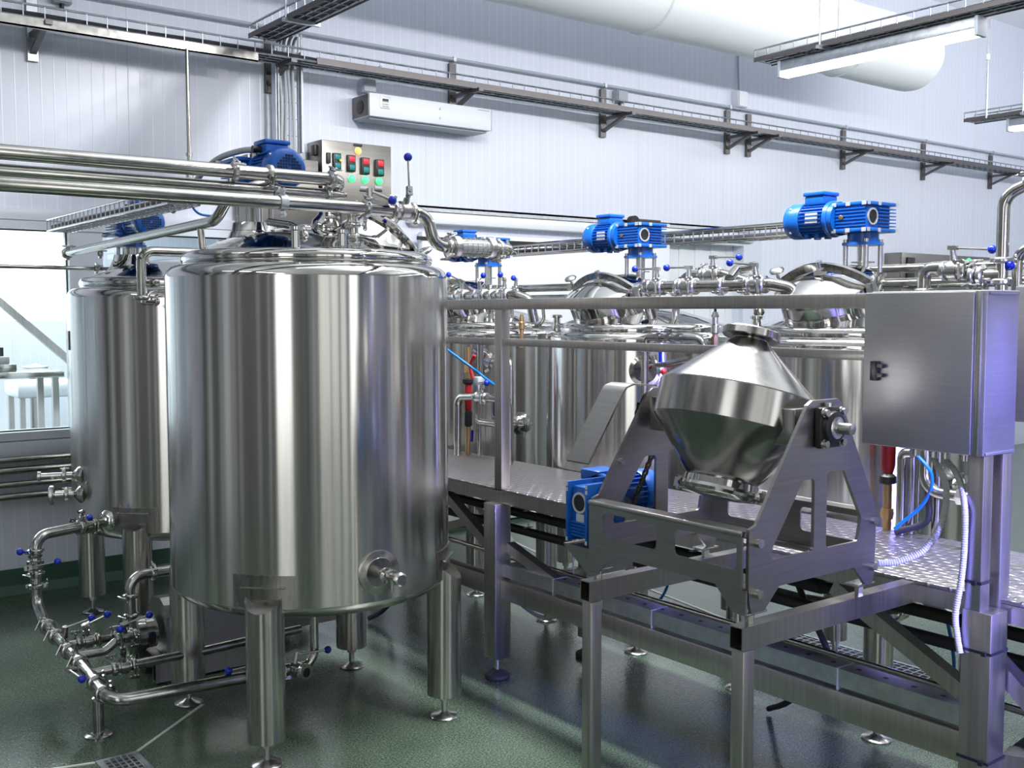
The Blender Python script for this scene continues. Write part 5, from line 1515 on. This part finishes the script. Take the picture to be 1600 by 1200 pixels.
tie(onX(1510, 1014, 2.80).z, 2.80, 1.490, 2.888, 1.578, 'black cable tie around the thick corner post just below the deck')
tie(onX(1505, 1182, 2.80).z, 2.80, 1.490, 2.888, 1.578, 'black cable tie low on the thick corner post near the bottom edge')

# blue air lines and black cables below and beside the platform
hose('air_hose', [onX(1540, 640, 3.3), (3.28, 2.06, 1.28), onX(1455, 740, 3.35), onX(1444, 785, 3.4), (3.40, 2.18, .92)], .006, 'blue air hose hanging behind the white corrugated hose under the cabinet', 'airline', False)
hose('air_hose', [onX(1478, 960, 3.3), onX(1488, 1010, 3.3), onX(1490, 1050, 3.3), onX(1478, 1080, 3.3), onX(1462, 1095, 3.3)], .006, 'blue air hose bundle hanging under the deck beside the thick corner post', 'airline', False)
hose('air_hose', [onX(1045, 895, 3.3), onX(1043, 915, 3.3), onX(1030, 938, 3.3), onX(1008, 950, 3.3)], .006, 'short blue air hose below the mixer drum under the platform', 'airline', False)
hose('air_hose', [onX(692, 541, 3.27), onX(712, 556, 3.3), onX(738, 575, 3.35), onX(752, 586, 3.4), onX(776, 604, 3.42)], .007, 'blue air hose slanting behind the handrail beside the biggest tank', 'airline', False)
hose('black_cable', [onX(1445, 735, 3.45), onX(1450, 775, 3.45), onX(1447, 815, 3.45), (3.44, 2.20, .90)], .012, 'black cable rising from the deck beside the bent pipe under the cabinet', 'rubber', False, 'cable')
hose('black_cable', [(3.3, 2.60, .80), (3.25, 2.45, .62), (3.2, 2.3, .42), (3.3, 2.55, .20), (3.55, 2.85, .02)], .012, 'black cable sagging under the platform behind the cable trunk', 'rubber', False, 'cable')
hose('grey_cable', [onX(800, 925, 3.3), onX(815, 945, 3.3), onX(850, 965, 3.3), onX(890, 955, 3.3), onX(915, 930, 3.3)], .010, 'pale hose hanging in a loop under the platform behind the first post', 'whiteplastic', False)
hose('black_cable', [onZ(575, 967, .02), onZ(597, 955, .06), onZ(610, 940, .12), onZ(612, 925, .2)], .013, 'black cable curving over the floor behind the biggest tank', 'rubber', False, 'cable')

# ---- panels on the back wall
PYF = WALL - .22
def wall_panel_box(name, u0, v0, u1, v1, label, cat='control panel'):
    a_, b_ = onY(u0, v0, PYF), onY(u1, v1, PYF)
    t_ = thing(name, label, cat, ((a_.x + b_.x) / 2, WALL, b_.z))
    MB().rbox((a_.x, PYF + .02, b_.z), (b_.x, WALL - .0015, a_.z), .006).build('body', 'panel', t_)
    d_ = MB().rbox((a_.x, PYF, b_.z + .003), (b_.x, PYF + .0195, a_.z - .003), .005).build('door', 'panel', t_)
    return t_, d_
t, d = wall_panel_box('button_cabinet', 503, 217, 612, 372, 'steel control panel on the wall with four double push buttons and lit lamps')
def oy(u, v): return onY(u, v, PYF)
for i, (u, v) in enumerate(((525, 253), (547.5, 256), (569.5, 260), (592, 263))):
    a_, b_ = oy(u - 6.3, v - 14), oy(u + 6.3, v + 13)
    sw = MB().rbox((a_.x, PYF - .022, b_.z), (b_.x, PYF - .0005, a_.z), .004).build('push_button', 'black', t)
    zc = (a_.z + b_.z) / 2
    MB().rbox((a_.x + .010, PYF - .029, zc + .010), (b_.x - .010, PYF - .0222, a_.z - .008), .003).build('stop_key', 'teal' if i == 0 else 'redlamp', sw)
    MB().rbox((a_.x + .010, PYF - .029, b_.z + .008), (b_.x - .010, PYF - .0222, zc - .010), .003).build('start_key', 'teal', sw)
    if i == 0:
        MB().cyl((b_.x - .012, PYF - .032, zc + .008), (b_.x - .012, PYF - .0292, zc + .008), .009, n=12).build('indicator', 'yellow', sw)
for u, v in ((549, 279), (570, 281), (592, 283)):
    c_ = oy(u, v)
    MB().lathe([(.027, 0), (.027, .006), (.022, .008), (.021, .018), (.012, .026), (0, .028)], (c_.x, PYF - .0005, c_.z), (0, -1, 0), 20).build('green_lamp', 'greenlamp', t)
c_ = oy(559, 236)
MB().lathe([(.026, 0), (.026, .006), (.021, .008), (.02, .018), (.012, .026), (0, .028)], (c_.x, PYF - .0005, c_.z), (0, -1, 0), 20).build('amber_lamp', 'amberlamp', t)
MB().rbox((c_.x - .034, PYF - .006, c_.z + .032), (c_.x + .034, PYF - .0005, c_.z + .048), .002).build('label_strip', 'black', t)
for u in (568, 591):
    for v in (293, 298):
        c_ = oy(u, v)
        MB().rbox((c_.x - .03, PYF - .004, c_.z - .008), (c_.x + .03, PYF - .0005, c_.z + .008), .001).build('label_strip', 'greyplastic' if v == 293 else 'black', t)
c_ = oy(512, 247)
MB().rbox((c_.x - .014, PYF - .022, c_.z - .036), (c_.x + .014, PYF - .0005, c_.z + .036), .004).build('latch', 'black', d)
c_ = oy(494, 222)
MB().rbox((oy(503, 217).x - .02, PYF + .07, oy(503, 217).z - .10), (oy(503, 217).x - .0005, PYF + .13, oy(503, 217).z - .03), .004).build('hinge', 'black', t)
t, d = wall_panel_box('steel_cabinet', 387, 240, 499, 372, 'lower steel panel box on the wall behind the blue motor, left of the button panel')
c_ = oy(397, 249)
MB().rbox((c_.x - .03, PYF - .03, c_.z - .03), (c_.x + .02, PYF - .0005, c_.z + .04), .006).build('switch_knob', 'black', t)
t, d = wall_panel_box('steel_cabinet', 1410, 394, 1545, 470, 'blurred steel panel far on the back wall at the right with a lit green lamp')
c_ = oy(1513, 413)
MB().lathe([(.07, 0), (.07, .01), (.04, .03), (0, .04)], (c_.x, PYF - .0005, c_.z), (0, -1, 0), 20).build('green_lamp', 'greenlamp', t)
a_, b_ = oy(1416, 402), oy(1426, 462)
MB().rbox((a_.x, PYF - .02, b_.z), (b_.x, PYF - .0005, a_.z), .004).build('latch', 'black', d)

# ================================================================== PIPEWORK OVER THE REAR ROW
# header along the row between the middle and near tank lids
HX2 = 3.62
hz2 = onX(1100, 447, HX2).z
ya, yb = onX(1003, 448, HX2).y, onX(1205, 448, HX2).y
tp = pipe_thing('fill_header', 'horizontal fill pipe with blue-knobbed valves left of the nearest rear tank lid', [(HX2 + .12, ya + .05, hz2 - .14), (HX2 + .04, ya + .03, hz2), (HX2, ya - .03, hz2), (HX2, yb, hz2), (HX2 + .04, yb - .09, hz2 - .02), (HX2 + .06, yb - .11, hz2 - .16)], .027, 'pipe', .05)
for u_, lv, st in ((1026, (-.25, 1, .02), (0, 0, 1)), (1076, (-.2, 1, .02), (0, 0, 1)), (1183, (-.2, 1, .1), (-.1, .1, 1))):
    y_ = onX(u_, 447, HX2).y
    add_valve(tp, (HX2, y_, hz2), (0, 1, 0), st, lv, .027, .12)
for u_ in (1060, 1130, 1170):
    add_clamp(tp, (HX2, onX(u_, 447, HX2).y, hz2), (0, 1, 0), .027, (-.4, 0, -1))
HX3 = 3.86
hz3 = onX(1090, 430, HX3).z
ya, yb = onX(1085, 430, HX3).y, onX(1130, 432, HX3).y
tp = pipe_thing('branch_pipe', 'second short pipe behind the fill header with one lever pointing right', [(HX3 - .05, ya + .08, hz3 - .12), (HX3, ya + .06, hz3), (HX3, yb, hz3), (HX3, yb - .2, hz3 - .05), (HX3 - .1, yb - .3, hz3 - .18)], .024, 'pipe', .05)
add_valve(tp, (HX3, onX(1113, 432, HX3).y, hz3), (0, 1, 0), (0, 0, 1), (.1, -1, -.03), .024, .15)
add_clamp(tp, (HX3, ya - .05, hz3), (0, 1, 0), .024, (-.4, 0, 1))
tp = pipe_thing('side_pipe', 'pipe branch slanting up from the fill header with a blue knob pointing left', [(3.62, onX(1140, 440, 3.62).y, hz2 + .028), (3.70, onX(1150, 440, 3.7).y, hz2 + .07), (3.80, onX(1180, 436, 3.8).y, hz2 + .09)], .022, 'pipe', .04)
# lower assembly of T and elbows just under the top rail
tp = pipe_thing('safety_valve', 'upright brass-footed safety valve on the lid edge of the middle rear tank', [(3.66, onX(1117, 540, 3.66).y, 1.50), (3.66, onX(1117, 540, 3.66).y, 1.60)], .012, 'brass', cat='valve')
yv = onX(1117, 540, 3.66).y
MB().lathe([(.016, 1.54), (.018, 1.56), (.018, 1.59)], (3.66, yv, 0), n=6).build('nut', 'brass', tp)
MB().lathe([(.013, 1.60), (.019, 1.605), (.019, 1.64), (.014, 1.645), (.014, 1.675), (.018, 1.68), (.010, 1.70)], (3.66, yv, 0), n=16).build('bonnet', 'bolt', tp)
MB().cyl((3.66, yv, 1.70), (3.66, yv, 1.715), .006, n=8).build('button', 'black', tp)
yl, yr = onX(1005, 530, 3.58).y, onX(1100, 530, 3.58).y
zq = onX(1050, 528, 3.58).z
tp = pipe_thing('water_pipe', 'bent dull pipe with couplings just above the middle handrail, beside the mixer drum', [(3.60, yl, zq - .06), (3.58, yl - .02, zq), (3.58, yr + .02, zq), (3.60, yr, zq - .06)], .0165, 'floorpipe', .03)
for u_ in (1030, 1046, 1062):
    y_ = onX(u_, 528, 3.58).y
    MB().cyl((3.58, y_ - .014, zq), (3.58, y_ + .014, zq), .022, n=8).build('coupling', 'pipe', tp)
# same set on the far rear tank: a cluster of valves
HX4 = 3.64
hz4 = onX(740, 462, HX4).z
ya, yb = onX(694, 462, HX4).y, onX(806, 458, HX4).y
tp = pipe_thing('fill_header', 'fill pipe with three valves in front of the far rear tank, beside the biggest tank', [(HX4, ya + .3, hz4), (HX4, yb, hz4), (HX4 + .04, yb - .08, hz4 - .03), (HX4 + .06, yb - .09, hz4 - .15)], .027, 'pipe', .05)
for u_, lv, st in ((722, (-.3, .6, .3), (0, 0, 1)), (752, (-.3, -.8, .25), (-.2, 0, 1)), (788, (-.6, -.5, .2), (0, 0, 1))):
    add_valve(tp, (HX4, onX(u_, 460, HX4).y, hz4), (0, 1, 0), st, lv, .027, .10)
add_clamp(tp, (HX4, onX(770, 460, HX4).y, hz4), (0, 1, 0), .027, (-.4, 0, -1))
tp = pipe_thing('branch_pipe', 'pair of straight pipes running on from the far fill cluster towards the middle rear lid', [(3.95, onX(812, 451, 3.95).y, onX(812, 451, 3.95).z), (3.95, onX(890, 447, 3.95).y, onX(812, 451, 3.95).z)], .022, 'pipe')
zz = onX(812, 466, 3.95).z
MB().cyl((3.95, onX(805, 464, 3.95).y, zz), (3.95, onX(885, 462, 3.95).y, zz), .018, n=14).build('second_tube', 'pipe', tp)
yv = onX(806, 446, 3.95).y
add_valve(tp, (3.95, yv, zz + .03), (0, 1, 0), (0, 0, 1), (-.7, -.6, .1), .024, .07)
# thin rods: air line tubes below top rail at far tank
tp = pipe_thing('safety_valve', 'upright brass safety valve on the lid edge of the far rear tank', [(3.66, onX(815, 535, 3.66).y, 1.50), (3.66, onX(815, 535, 3.66).y, 1.60)], .012, 'brass', cat='valve')
yv = onX(815, 535, 3.66).y
MB().lathe([(.013, 1.60), (.018, 1.605), (.018, 1.64), (.013, 1.645), (.013, 1.665), (.009, 1.685)], (3.66, yv, 0), n=16).build('bonnet', 'brass', tp)
tp = pipe_thing('hook_pipe', 'thin hooked tube on the lid of the middle rear tank below the top handrail', [(3.75, onX(828, 497, 3.75).y, 1.66), (3.75, onX(842, 500, 3.75).y, 1.615), (3.78, onX(850, 488, 3.78).y, 1.66), (3.78, onX(848, 470, 3.78).y, 1.74)], .010, 'pipe', .03)

# near end, right of the nearest motor, above the cabinet
XP = 3.75
tp = thing('supply_pipe', 'pair of long shiny pipes running right from the nearest motor above the square cabinet', 'pipe', (4.6, 2.3, 1.8))
for v_, rr in ((417, .022), (440, .025)):
    z_ = onX(1400, v_ + 3, 4.6).z
    MB().cyl((4.6, 3.2, z_), (4.6, .2, z_), rr, n=18).build('tube', 'pipe', tp)
for y_ in (2.9, 1.9, .8):
    MB().box((4.575, y_, 1.0), (4.625, y_ + .03, onX(1400, 443, 4.6).z - .026)).build('support', 'frame', tp)
yb = onX(1444, 430, XP).y
zc = onX(1444, 420, XP).z
tp = pipe_thing('gooseneck_pipe', 'shiny pipe bending up and over just above the square cabinet with a levered valve', [(XP, yb, 1.55), (XP, yb, zc), (XP, onX(1475, 418, XP).y, zc), (XP, onX(1500, 425, XP).y, zc - .01)], .026, 'pipe', .055)
add_clamp(tp, (XP, yb, onX(1444, 455, XP).z), (0, 0, 1), .026, (-.3, -1, 0))
yv = onX(1492, 428, XP).y
add_valve(tp, (XP, yv, zc - .01), (0, 1, 0), (-.1, .1, 1), (.15, -1, -.08), .026, .145)
MB().tube([(XP, yv - .05, zc - .01), (XP, yv - .10, zc - .03), (XP - .02, yv - .10, zc - .13)], .024, .04, 16).build('drop_elbow', 'pipe', tp)
add_clamp(tp, (XP, yv - .08, zc - .06), (0, .4, 1), .024, (-1, 0, 0))
XQ = 3.62
yq = onX(1566, 400, XQ).y
zt1 = onX(1580, 300, XQ).z
tp = pipe_thing('riser_pipe', 'tall steel riser at the right edge curving over to a clamp union at the top', [(XQ, yq, 1.55), (XQ, yq, zt1 - .01), (XQ + .02, yq - .10, zt1 + .035), (XQ + .03, yq - .35, zt1 + .04)], .021, 'pipe', .07)
add_clamp(tp, (XQ, yq, onX(1566, 407, XQ).z), (0, 0, 1), .021, (.3, -1, 0))
add_clamp(tp, (XQ, yq, onX(1566, 440, XQ).z), (0, 0, 1), .026, (.3, 1, 0))
add_clamp(tp, (XQ + .018, yq - .075, zt1 + .025), (.1, -1, .3), .022, (-.2, .2, 1))
add_clamp(tp, (XQ + .025, yq - .13, zt1 + .037), (.05, -1, .05), .026, (-.2, .0, 1))
zk = onX(1535, 432, XQ).z
MB().tube([(XQ, yq, zk), (XQ, onX(1522, 435, XQ).y, zk)], .026, None, 18).build('side_branch', 'pipe', tp)
add_clamp(tp, (XQ, onX(1535, 432, XQ).y, zk), (0, 1, 0), .028, (-.4, 0, -1))
add_clamp(tp, (XQ, onX(1522, 432, XQ).y, zk), (0, 1, 0), .028, (-.4, 0, 1))
k_ = onX(1578, 415, XQ)
hb = MB().cyl((XQ, yq, k_.z), k_, .005, n=8).build('handle', 'bolt', tp)
MB().sphere(k_, .0165).build('knob', 'ball', hb)
XR = 3.85
yr = onX(1590, 400, XR).y
z2 = onX(1600, 388, XR).z
tp = pipe_thing('gooseneck_pipe', 'small bent pipe partly cut off by the right edge beside the tall riser', [(XR, yr, 1.55), (XR, yr, z2), (XR, yr - .3, z2)], .019, 'pipe', .05)

# pipes under the cabinet, standing on the deck in front of the nearest rear tank
def pt(u, v, x): return onX(u, v, x)
XA = 3.46
tp = pipe_thing('riser_pipe', 'steel riser bending at its top under the square cabinet, beside a red valve', [(XA, pt(1408, 800, XA).y, PZ + .001), (XA, pt(1408, 800, XA).y, pt(1408, 708, XA).z), (XA, pt(1425, 708, XA).y, pt(1425, 708, XA).z)], .019, 'pipe', .05)
XB = 3.40
tp = pipe_thing('elbow_pipe', 'J-shaped steel pipe with hex union behind the white hoses', [(XB, pt(1446, 700, XB).y, 1.30), (XB, pt(1446, 700, XB).y, pt(1446, 768, XB).z), (XB, pt(1525, 772, XB).y, pt(1446, 768, XB).z)], .021, 'pipe', .065, base=(XB, 2.0, PZ))
y_ = pt(1503, 772, XB).y; z_ = pt(1446, 768, XB).z
MB().cyl((XB, y_ - .012, z_), (XB, y_ + .012, z_), .030, n=6).build('union_nut', 'bolt', tp)
MB().cyl((XB, pt(1520, 772, XB).y, PZ), (XB, pt(1520, 772, XB).y, z_ - .02), .018, n=14).build('stand_pipe', 'pipe', tp)
XV = 3.50
y_ = pt(1388, 720, XV).y
tv = thing('drain_valve', 'red valve with brass foot on the deck, left of the bent riser', 'valve', (XV, y_, PZ))
MB().cyl((XV, y_, PZ + .0005), (XV, y_, 1.06), .016, n=12).lathe([(.022, .93), (.026, .95), (.022, .97)], (XV, y_, 0), n=8).build('stem_pipe', 'brass', tv)
MB().lathe([(.018, 1.06), (.030, 1.065), (.030, 1.09), (.018, 1.10)], (XV, y_, 0), n=18).build('collar', 'black', tv)
MB().lathe([(.018, 1.10), (.026, 1.13), (.026, 1.22), (.034, 1.235), (.034, 1.26), (.0, 1.27)], (XV, y_, 0), n=20).build('actuator', 'red', tv)
y2_ = pt(1425, 735, 3.52).y
tv = thing('drain_valve', 'red valve body half hidden behind the bent riser under the cabinet', 'valve', (3.55, y2_, PZ))
MB().cyl((3.55, y2_, PZ + .0005), (3.55, y2_, 1.16), .02, n=12).build('stem_pipe', 'pipe', tv)
MB().lathe([(.02, 1.16), (.04, 1.17), (.04, 1.25), (.02, 1.27), (0, 1.275)], (3.55, y2_, 0), n=20).build('actuator', 'red', tv)
for u_, lab in ((1422, 'slim vertical standpipe on the deck left of the J-shaped pipe'), (1463, 'bright vertical standpipe behind the J-shaped pipe under the cabinet')):
    x_ = 3.5
    y_ = pt(u_, 800, x_).y
    pipe_thing('standpipe', lab, [(x_, y_, PZ + .001), (x_, y_, 1.33)], .017 if u_ > 1440 else .024, 'pipe')

# plumbing between the biggest tank and the first handrail post
XA = 3.40
def col(u, v0, v1): return pt(u, v0, XA), pt(u, v1, XA)
p0 = pt(715, 635, XA)
tp = pipe_thing('riser_pipe', 'hooked steel riser closest to the biggest tank on the deck', [(XA, p0.y, PZ + .001), (XA, p0.y, pt(715, 620, XA).z), (XA, pt(745, 620, XA).y, pt(745, 620, XA).z)], .021, 'pipe', .055)
zz = pt(745, 620, XA).z
tp2 = pipe_thing('elbow_pipe', 'S-shaped pipe behind the first handrail post stepping down to the deck', [(XA + .05, pt(732, 625, XA).y, zz - .02), (XA + .05, pt(732, 640, XA).y, pt(745, 661, XA).z), (XA + .05, pt(775, 661, XA).y, pt(745, 661, XA).z), (XA + .05, pt(775, 661, XA).y, PZ + .001)], .020, 'pipe', .05)
tp3 = pipe_thing('riser_pipe', 'hooked steel riser right of the first handrail post on the deck', [(XA, pt(752, 621, XA).y, zz), (XA, pt(795, 622, XA).y, zz), (XA, pt(795, 622, XA).y, PZ + .001)], .021, 'pipe', .055)
add_valve(tp3, (XA, pt(752, 621, XA).y, zz), (0, 1, 0), (0, 0, 1), (0, -1, .1), .020, .05)
tp4 = pipe_thing('riser_pipe', 'tall thin riser with a bend at the top, right behind the first handrail post', [(XA + .06, pt(757, 558, XA).y, pt(770, 561, XA).z), (XA + .06, pt(784, 561, XA).y, pt(770, 561, XA).z), (XA + .06, pt(784, 561, XA).y, PZ + .001)], .0165, 'pipe', .05)
y_ = pt(727, 620, 3.44).y
tv = thing('drain_valve', 'dark red valve with a black cap behind the hooked riser next to the biggest tank', 'valve', (3.46, y_, PZ))
MB().cyl((3.46, y_, PZ + .0005), (3.46, y_, 1.05), .016, n=12).build('stem_pipe', 'brass', tv)
MB().lathe([(.016, 1.05), (.024, 1.06), (.024, 1.13), (.02, 1.14)], (3.46, y_, 0), n=18).build('collar', 'black', tv)
MB().lathe([(.02, 1.14), (.022, 1.15), (.022, 1.28), (.02, 1.29)], (3.46, y_, 0), n=18).build('actuator', 'red', tv)
MB().lathe([(.02, 1.29), (.036, 1.30), (.036, 1.32), (.0, 1.325)], (3.46, y_, 0), n=18).build('cap', 'black', tv)
MB().cyl((3.46, y_, 1.325), (3.46, y_, 1.50), .014, n=12).lathe([(.022, 1.36), (.022, 1.40)], (3.46, y_, 0), n=6).build('riser', 'brass', tv)
y_ = pt(742, 590, 3.42).y
tv = thing('air_valve', 'small valve with a red lever behind the first handrail post', 'valve', (3.44, y_, 1.2))
MB().rbox((3.42, y_ - .03, 1.27), (3.47, y_ + .02, 1.34), .006).build('body', 'greyplastic', tv)
lv = smooth_path([(3.42, y_ + .02, 1.33), (3.41, y_ + .03, 1.40), (3.41, y_ - .01, 1.46)], 6)
MB().sweep(lv, .010, 8).build('lever', 'red', tv)
MB().cyl((3.45, y_, PZ + .0005), (3.45, y_, 1.27), .012, n=10).build('stem_pipe', 'pipe', tv)
hose('air_hose', [pt(774, 595, 3.42), pt(776, 608, 3.42), pt(773, 622, 3.42), pt(772, 650, 3.42)], .006, 'blue air hose dropping right of the first handrail post', 'airline', False)
single(MB().bar(pt(738, 672, 3.40), pt(737, 690, 3.40), .012, .010), 'valve_lever', 'ball', 'small blue lever below the S-shaped pipe beside the first handrail post', 'lever')
# red and blue levers near the level port of the middle tank
yk = pt(1032, 575, 3.5).y
tv = thing('ball_valve', 'ball valve with red knob on a bent pipe beside the middle rear tank port', 'valve', (3.52, yk, 1.40))
MB().tube([pt(1022, 555, 3.52), pt(1024, 570, 3.52), pt(1040, 570, 3.52), pt(1075, 562, 3.52)], .014, .03, 12).build('body', 'floorpipe', tv)
MB().bar(pt(1032, 550, 3.50), pt(1032, 566, 3.50), .012, .012).build('blue_lever', 'ball', tv)
MB().sphere(pt(1037, 581, 3.50), .016).build('red_knob', 'red', tv)

# rear cable tray behind the motors
zt_r = onX(1000, 372, 4.42).z
t = thing('motor_cable_tray', 'wire cable tray running behind the blue motors of the rear row', 'cable tray', (4.42, 4.2, zt_r))
wire_tray(t, (4.42, 3.0, zt_r - .05), (4.42, 6.2, zt_r - .05), .12, .055, .07, 1, 'pipe')
MB().box((4.355, 3.0, zt_r + .005), (4.36, 6.2, zt_r + .018)).box((4.48, 3.0, zt_r + .005), (4.485, 6.2, zt_r + .018)).build('edge_rail', 'pipe', t)
for y_ in (3.031, 4.545, 6.04):
    MB().box((4.41, y_ - .01, 1.645), (4.43, y_ + .01, zt_r - .056)).build('support', 'pipe', t)

# ================================================================== FURNITURE BEYOND THE WINDOW
def table(cx, cy, label, w=.9, d=.55, h=.90):
    t_ = thing('work_table', label, 'table', (cx, cy, 0))
    MB().rbox((cx - w / 2, cy - d / 2, h - .04), (cx + w / 2, cy + d / 2, h), .004).build('tabletop', 'pipe', t_)
    for sx in (-1, 1):
        for sy in (-1, 1):
            x_, y_ = cx + sx * (w / 2 - .05), cy + sy * (d / 2 - .05)
            MB().box((x_ - .02, y_ - .02, 0), (x_ + .02, y_ + .02, h - .0405)).build('leg', 'leg', t_)
    MB().box((cx - w / 2 + .071, cy - d / 2 + .04, .30), (cx + w / 2 - .071, cy - d / 2 + .06, .34)).build('stretcher', 'leg', t_)
    return t_
ty = WALL + .95
tc = onY(0, 580, ty)
table(tc.x - .1, ty, 'steel work table in the next room, cut off by the left edge of the picture', .9, .5, tc.z - .0)
sy = WALL + 1.75
sc_ = onY(82, 600, sy)
t = thing('plastic_crate_table', 'white topped small table standing right of the steel work table beyond the window', 'table', (sc_.x, sy, 0))
MB().rbox((sc_.x - .30, sy - .22, sc_.z - .085), (sc_.x + .30, sy + .22, sc_.z + .03), .02).build('tabletop', 'white', t)
for sx in (-1, 1):
    for s2 in (-1, 1):
        MB().box((sc_.x + sx * .26 - .018, sy + s2 * .18 - .018, 0), (sc_.x + sx * .26 + .018, sy + s2 * .18 + .018, sc_.z - .0855)).build('leg', 'leg', t)
pc = onY(58, 578, WALL + 2.3)
t = thing('steel_pot', 'lidded steel pot on a stand behind the white topped table beyond the window', 'pot', (pc.x, WALL + 2.35, 0))
MB().lathe([(.09, pc.z - .06), (.095, pc.z - .05), (.095, pc.z + .02)], (pc.x, WALL + 2.35, 0), n=28).build('pot', 'pipe', t)
MB().lathe([(.098, pc.z + .021), (.098, pc.z + .03), (.02, pc.z + .038), (.012, pc.z + .05), (0, pc.z + .05)], (pc.x, WALL + 2.35, 0), n=28).build('lid', 'white', t)
MB().cyl((pc.x, WALL + 2.35, 0), (pc.x, WALL + 2.35, pc.z - .0605), .05, n=16).build('stand', 'leg', t)
t = thing('bottling_machine', 'small machine with a black spout on the steel work table beyond the window', 'machine', (tc.x, ty, tc.z))
q_ = onY(8, 565, ty)
MB().rbox((q_.x - .12, ty - .06, tc.z + .0005), (q_.x + .06, ty + .06, tc.z + .05), .006).build('base', 'pipe', t)
MB().rbox((q_.x - .10, ty - .04, tc.z + .0505), (q_.x + .02, ty + .04, tc.z + .10), .006).build('body', 'cabinet', t)
MB().cyl((q_.x - .02, ty, tc.z + .1005), (q_.x - .02, ty, tc.z + .16), .012, n=12).build('spout', 'black', t)
a_, b_ = onY(-5, 468, WALL + 2.75), onY(104, 560, WALL + 2.75)
d_ = (b_ - a_).normalized()
b2 = a_ + d_ * (a_.z / -d_.z) if d_.z < 0 else b_
a2 = a_ - d_ * .9
t = thing('diagonal_strut', 'square steel strut slanting down behind the window glass', 'strut', (b2.x, WALL + 2.75, 0))
MB().bar(a2, b2, .06, .06).build('bar', 'frame', t)

# ------------------------------------------------------------------ tidy
for o in SC.objects:
    if '_o' in o:
        del o['_o']
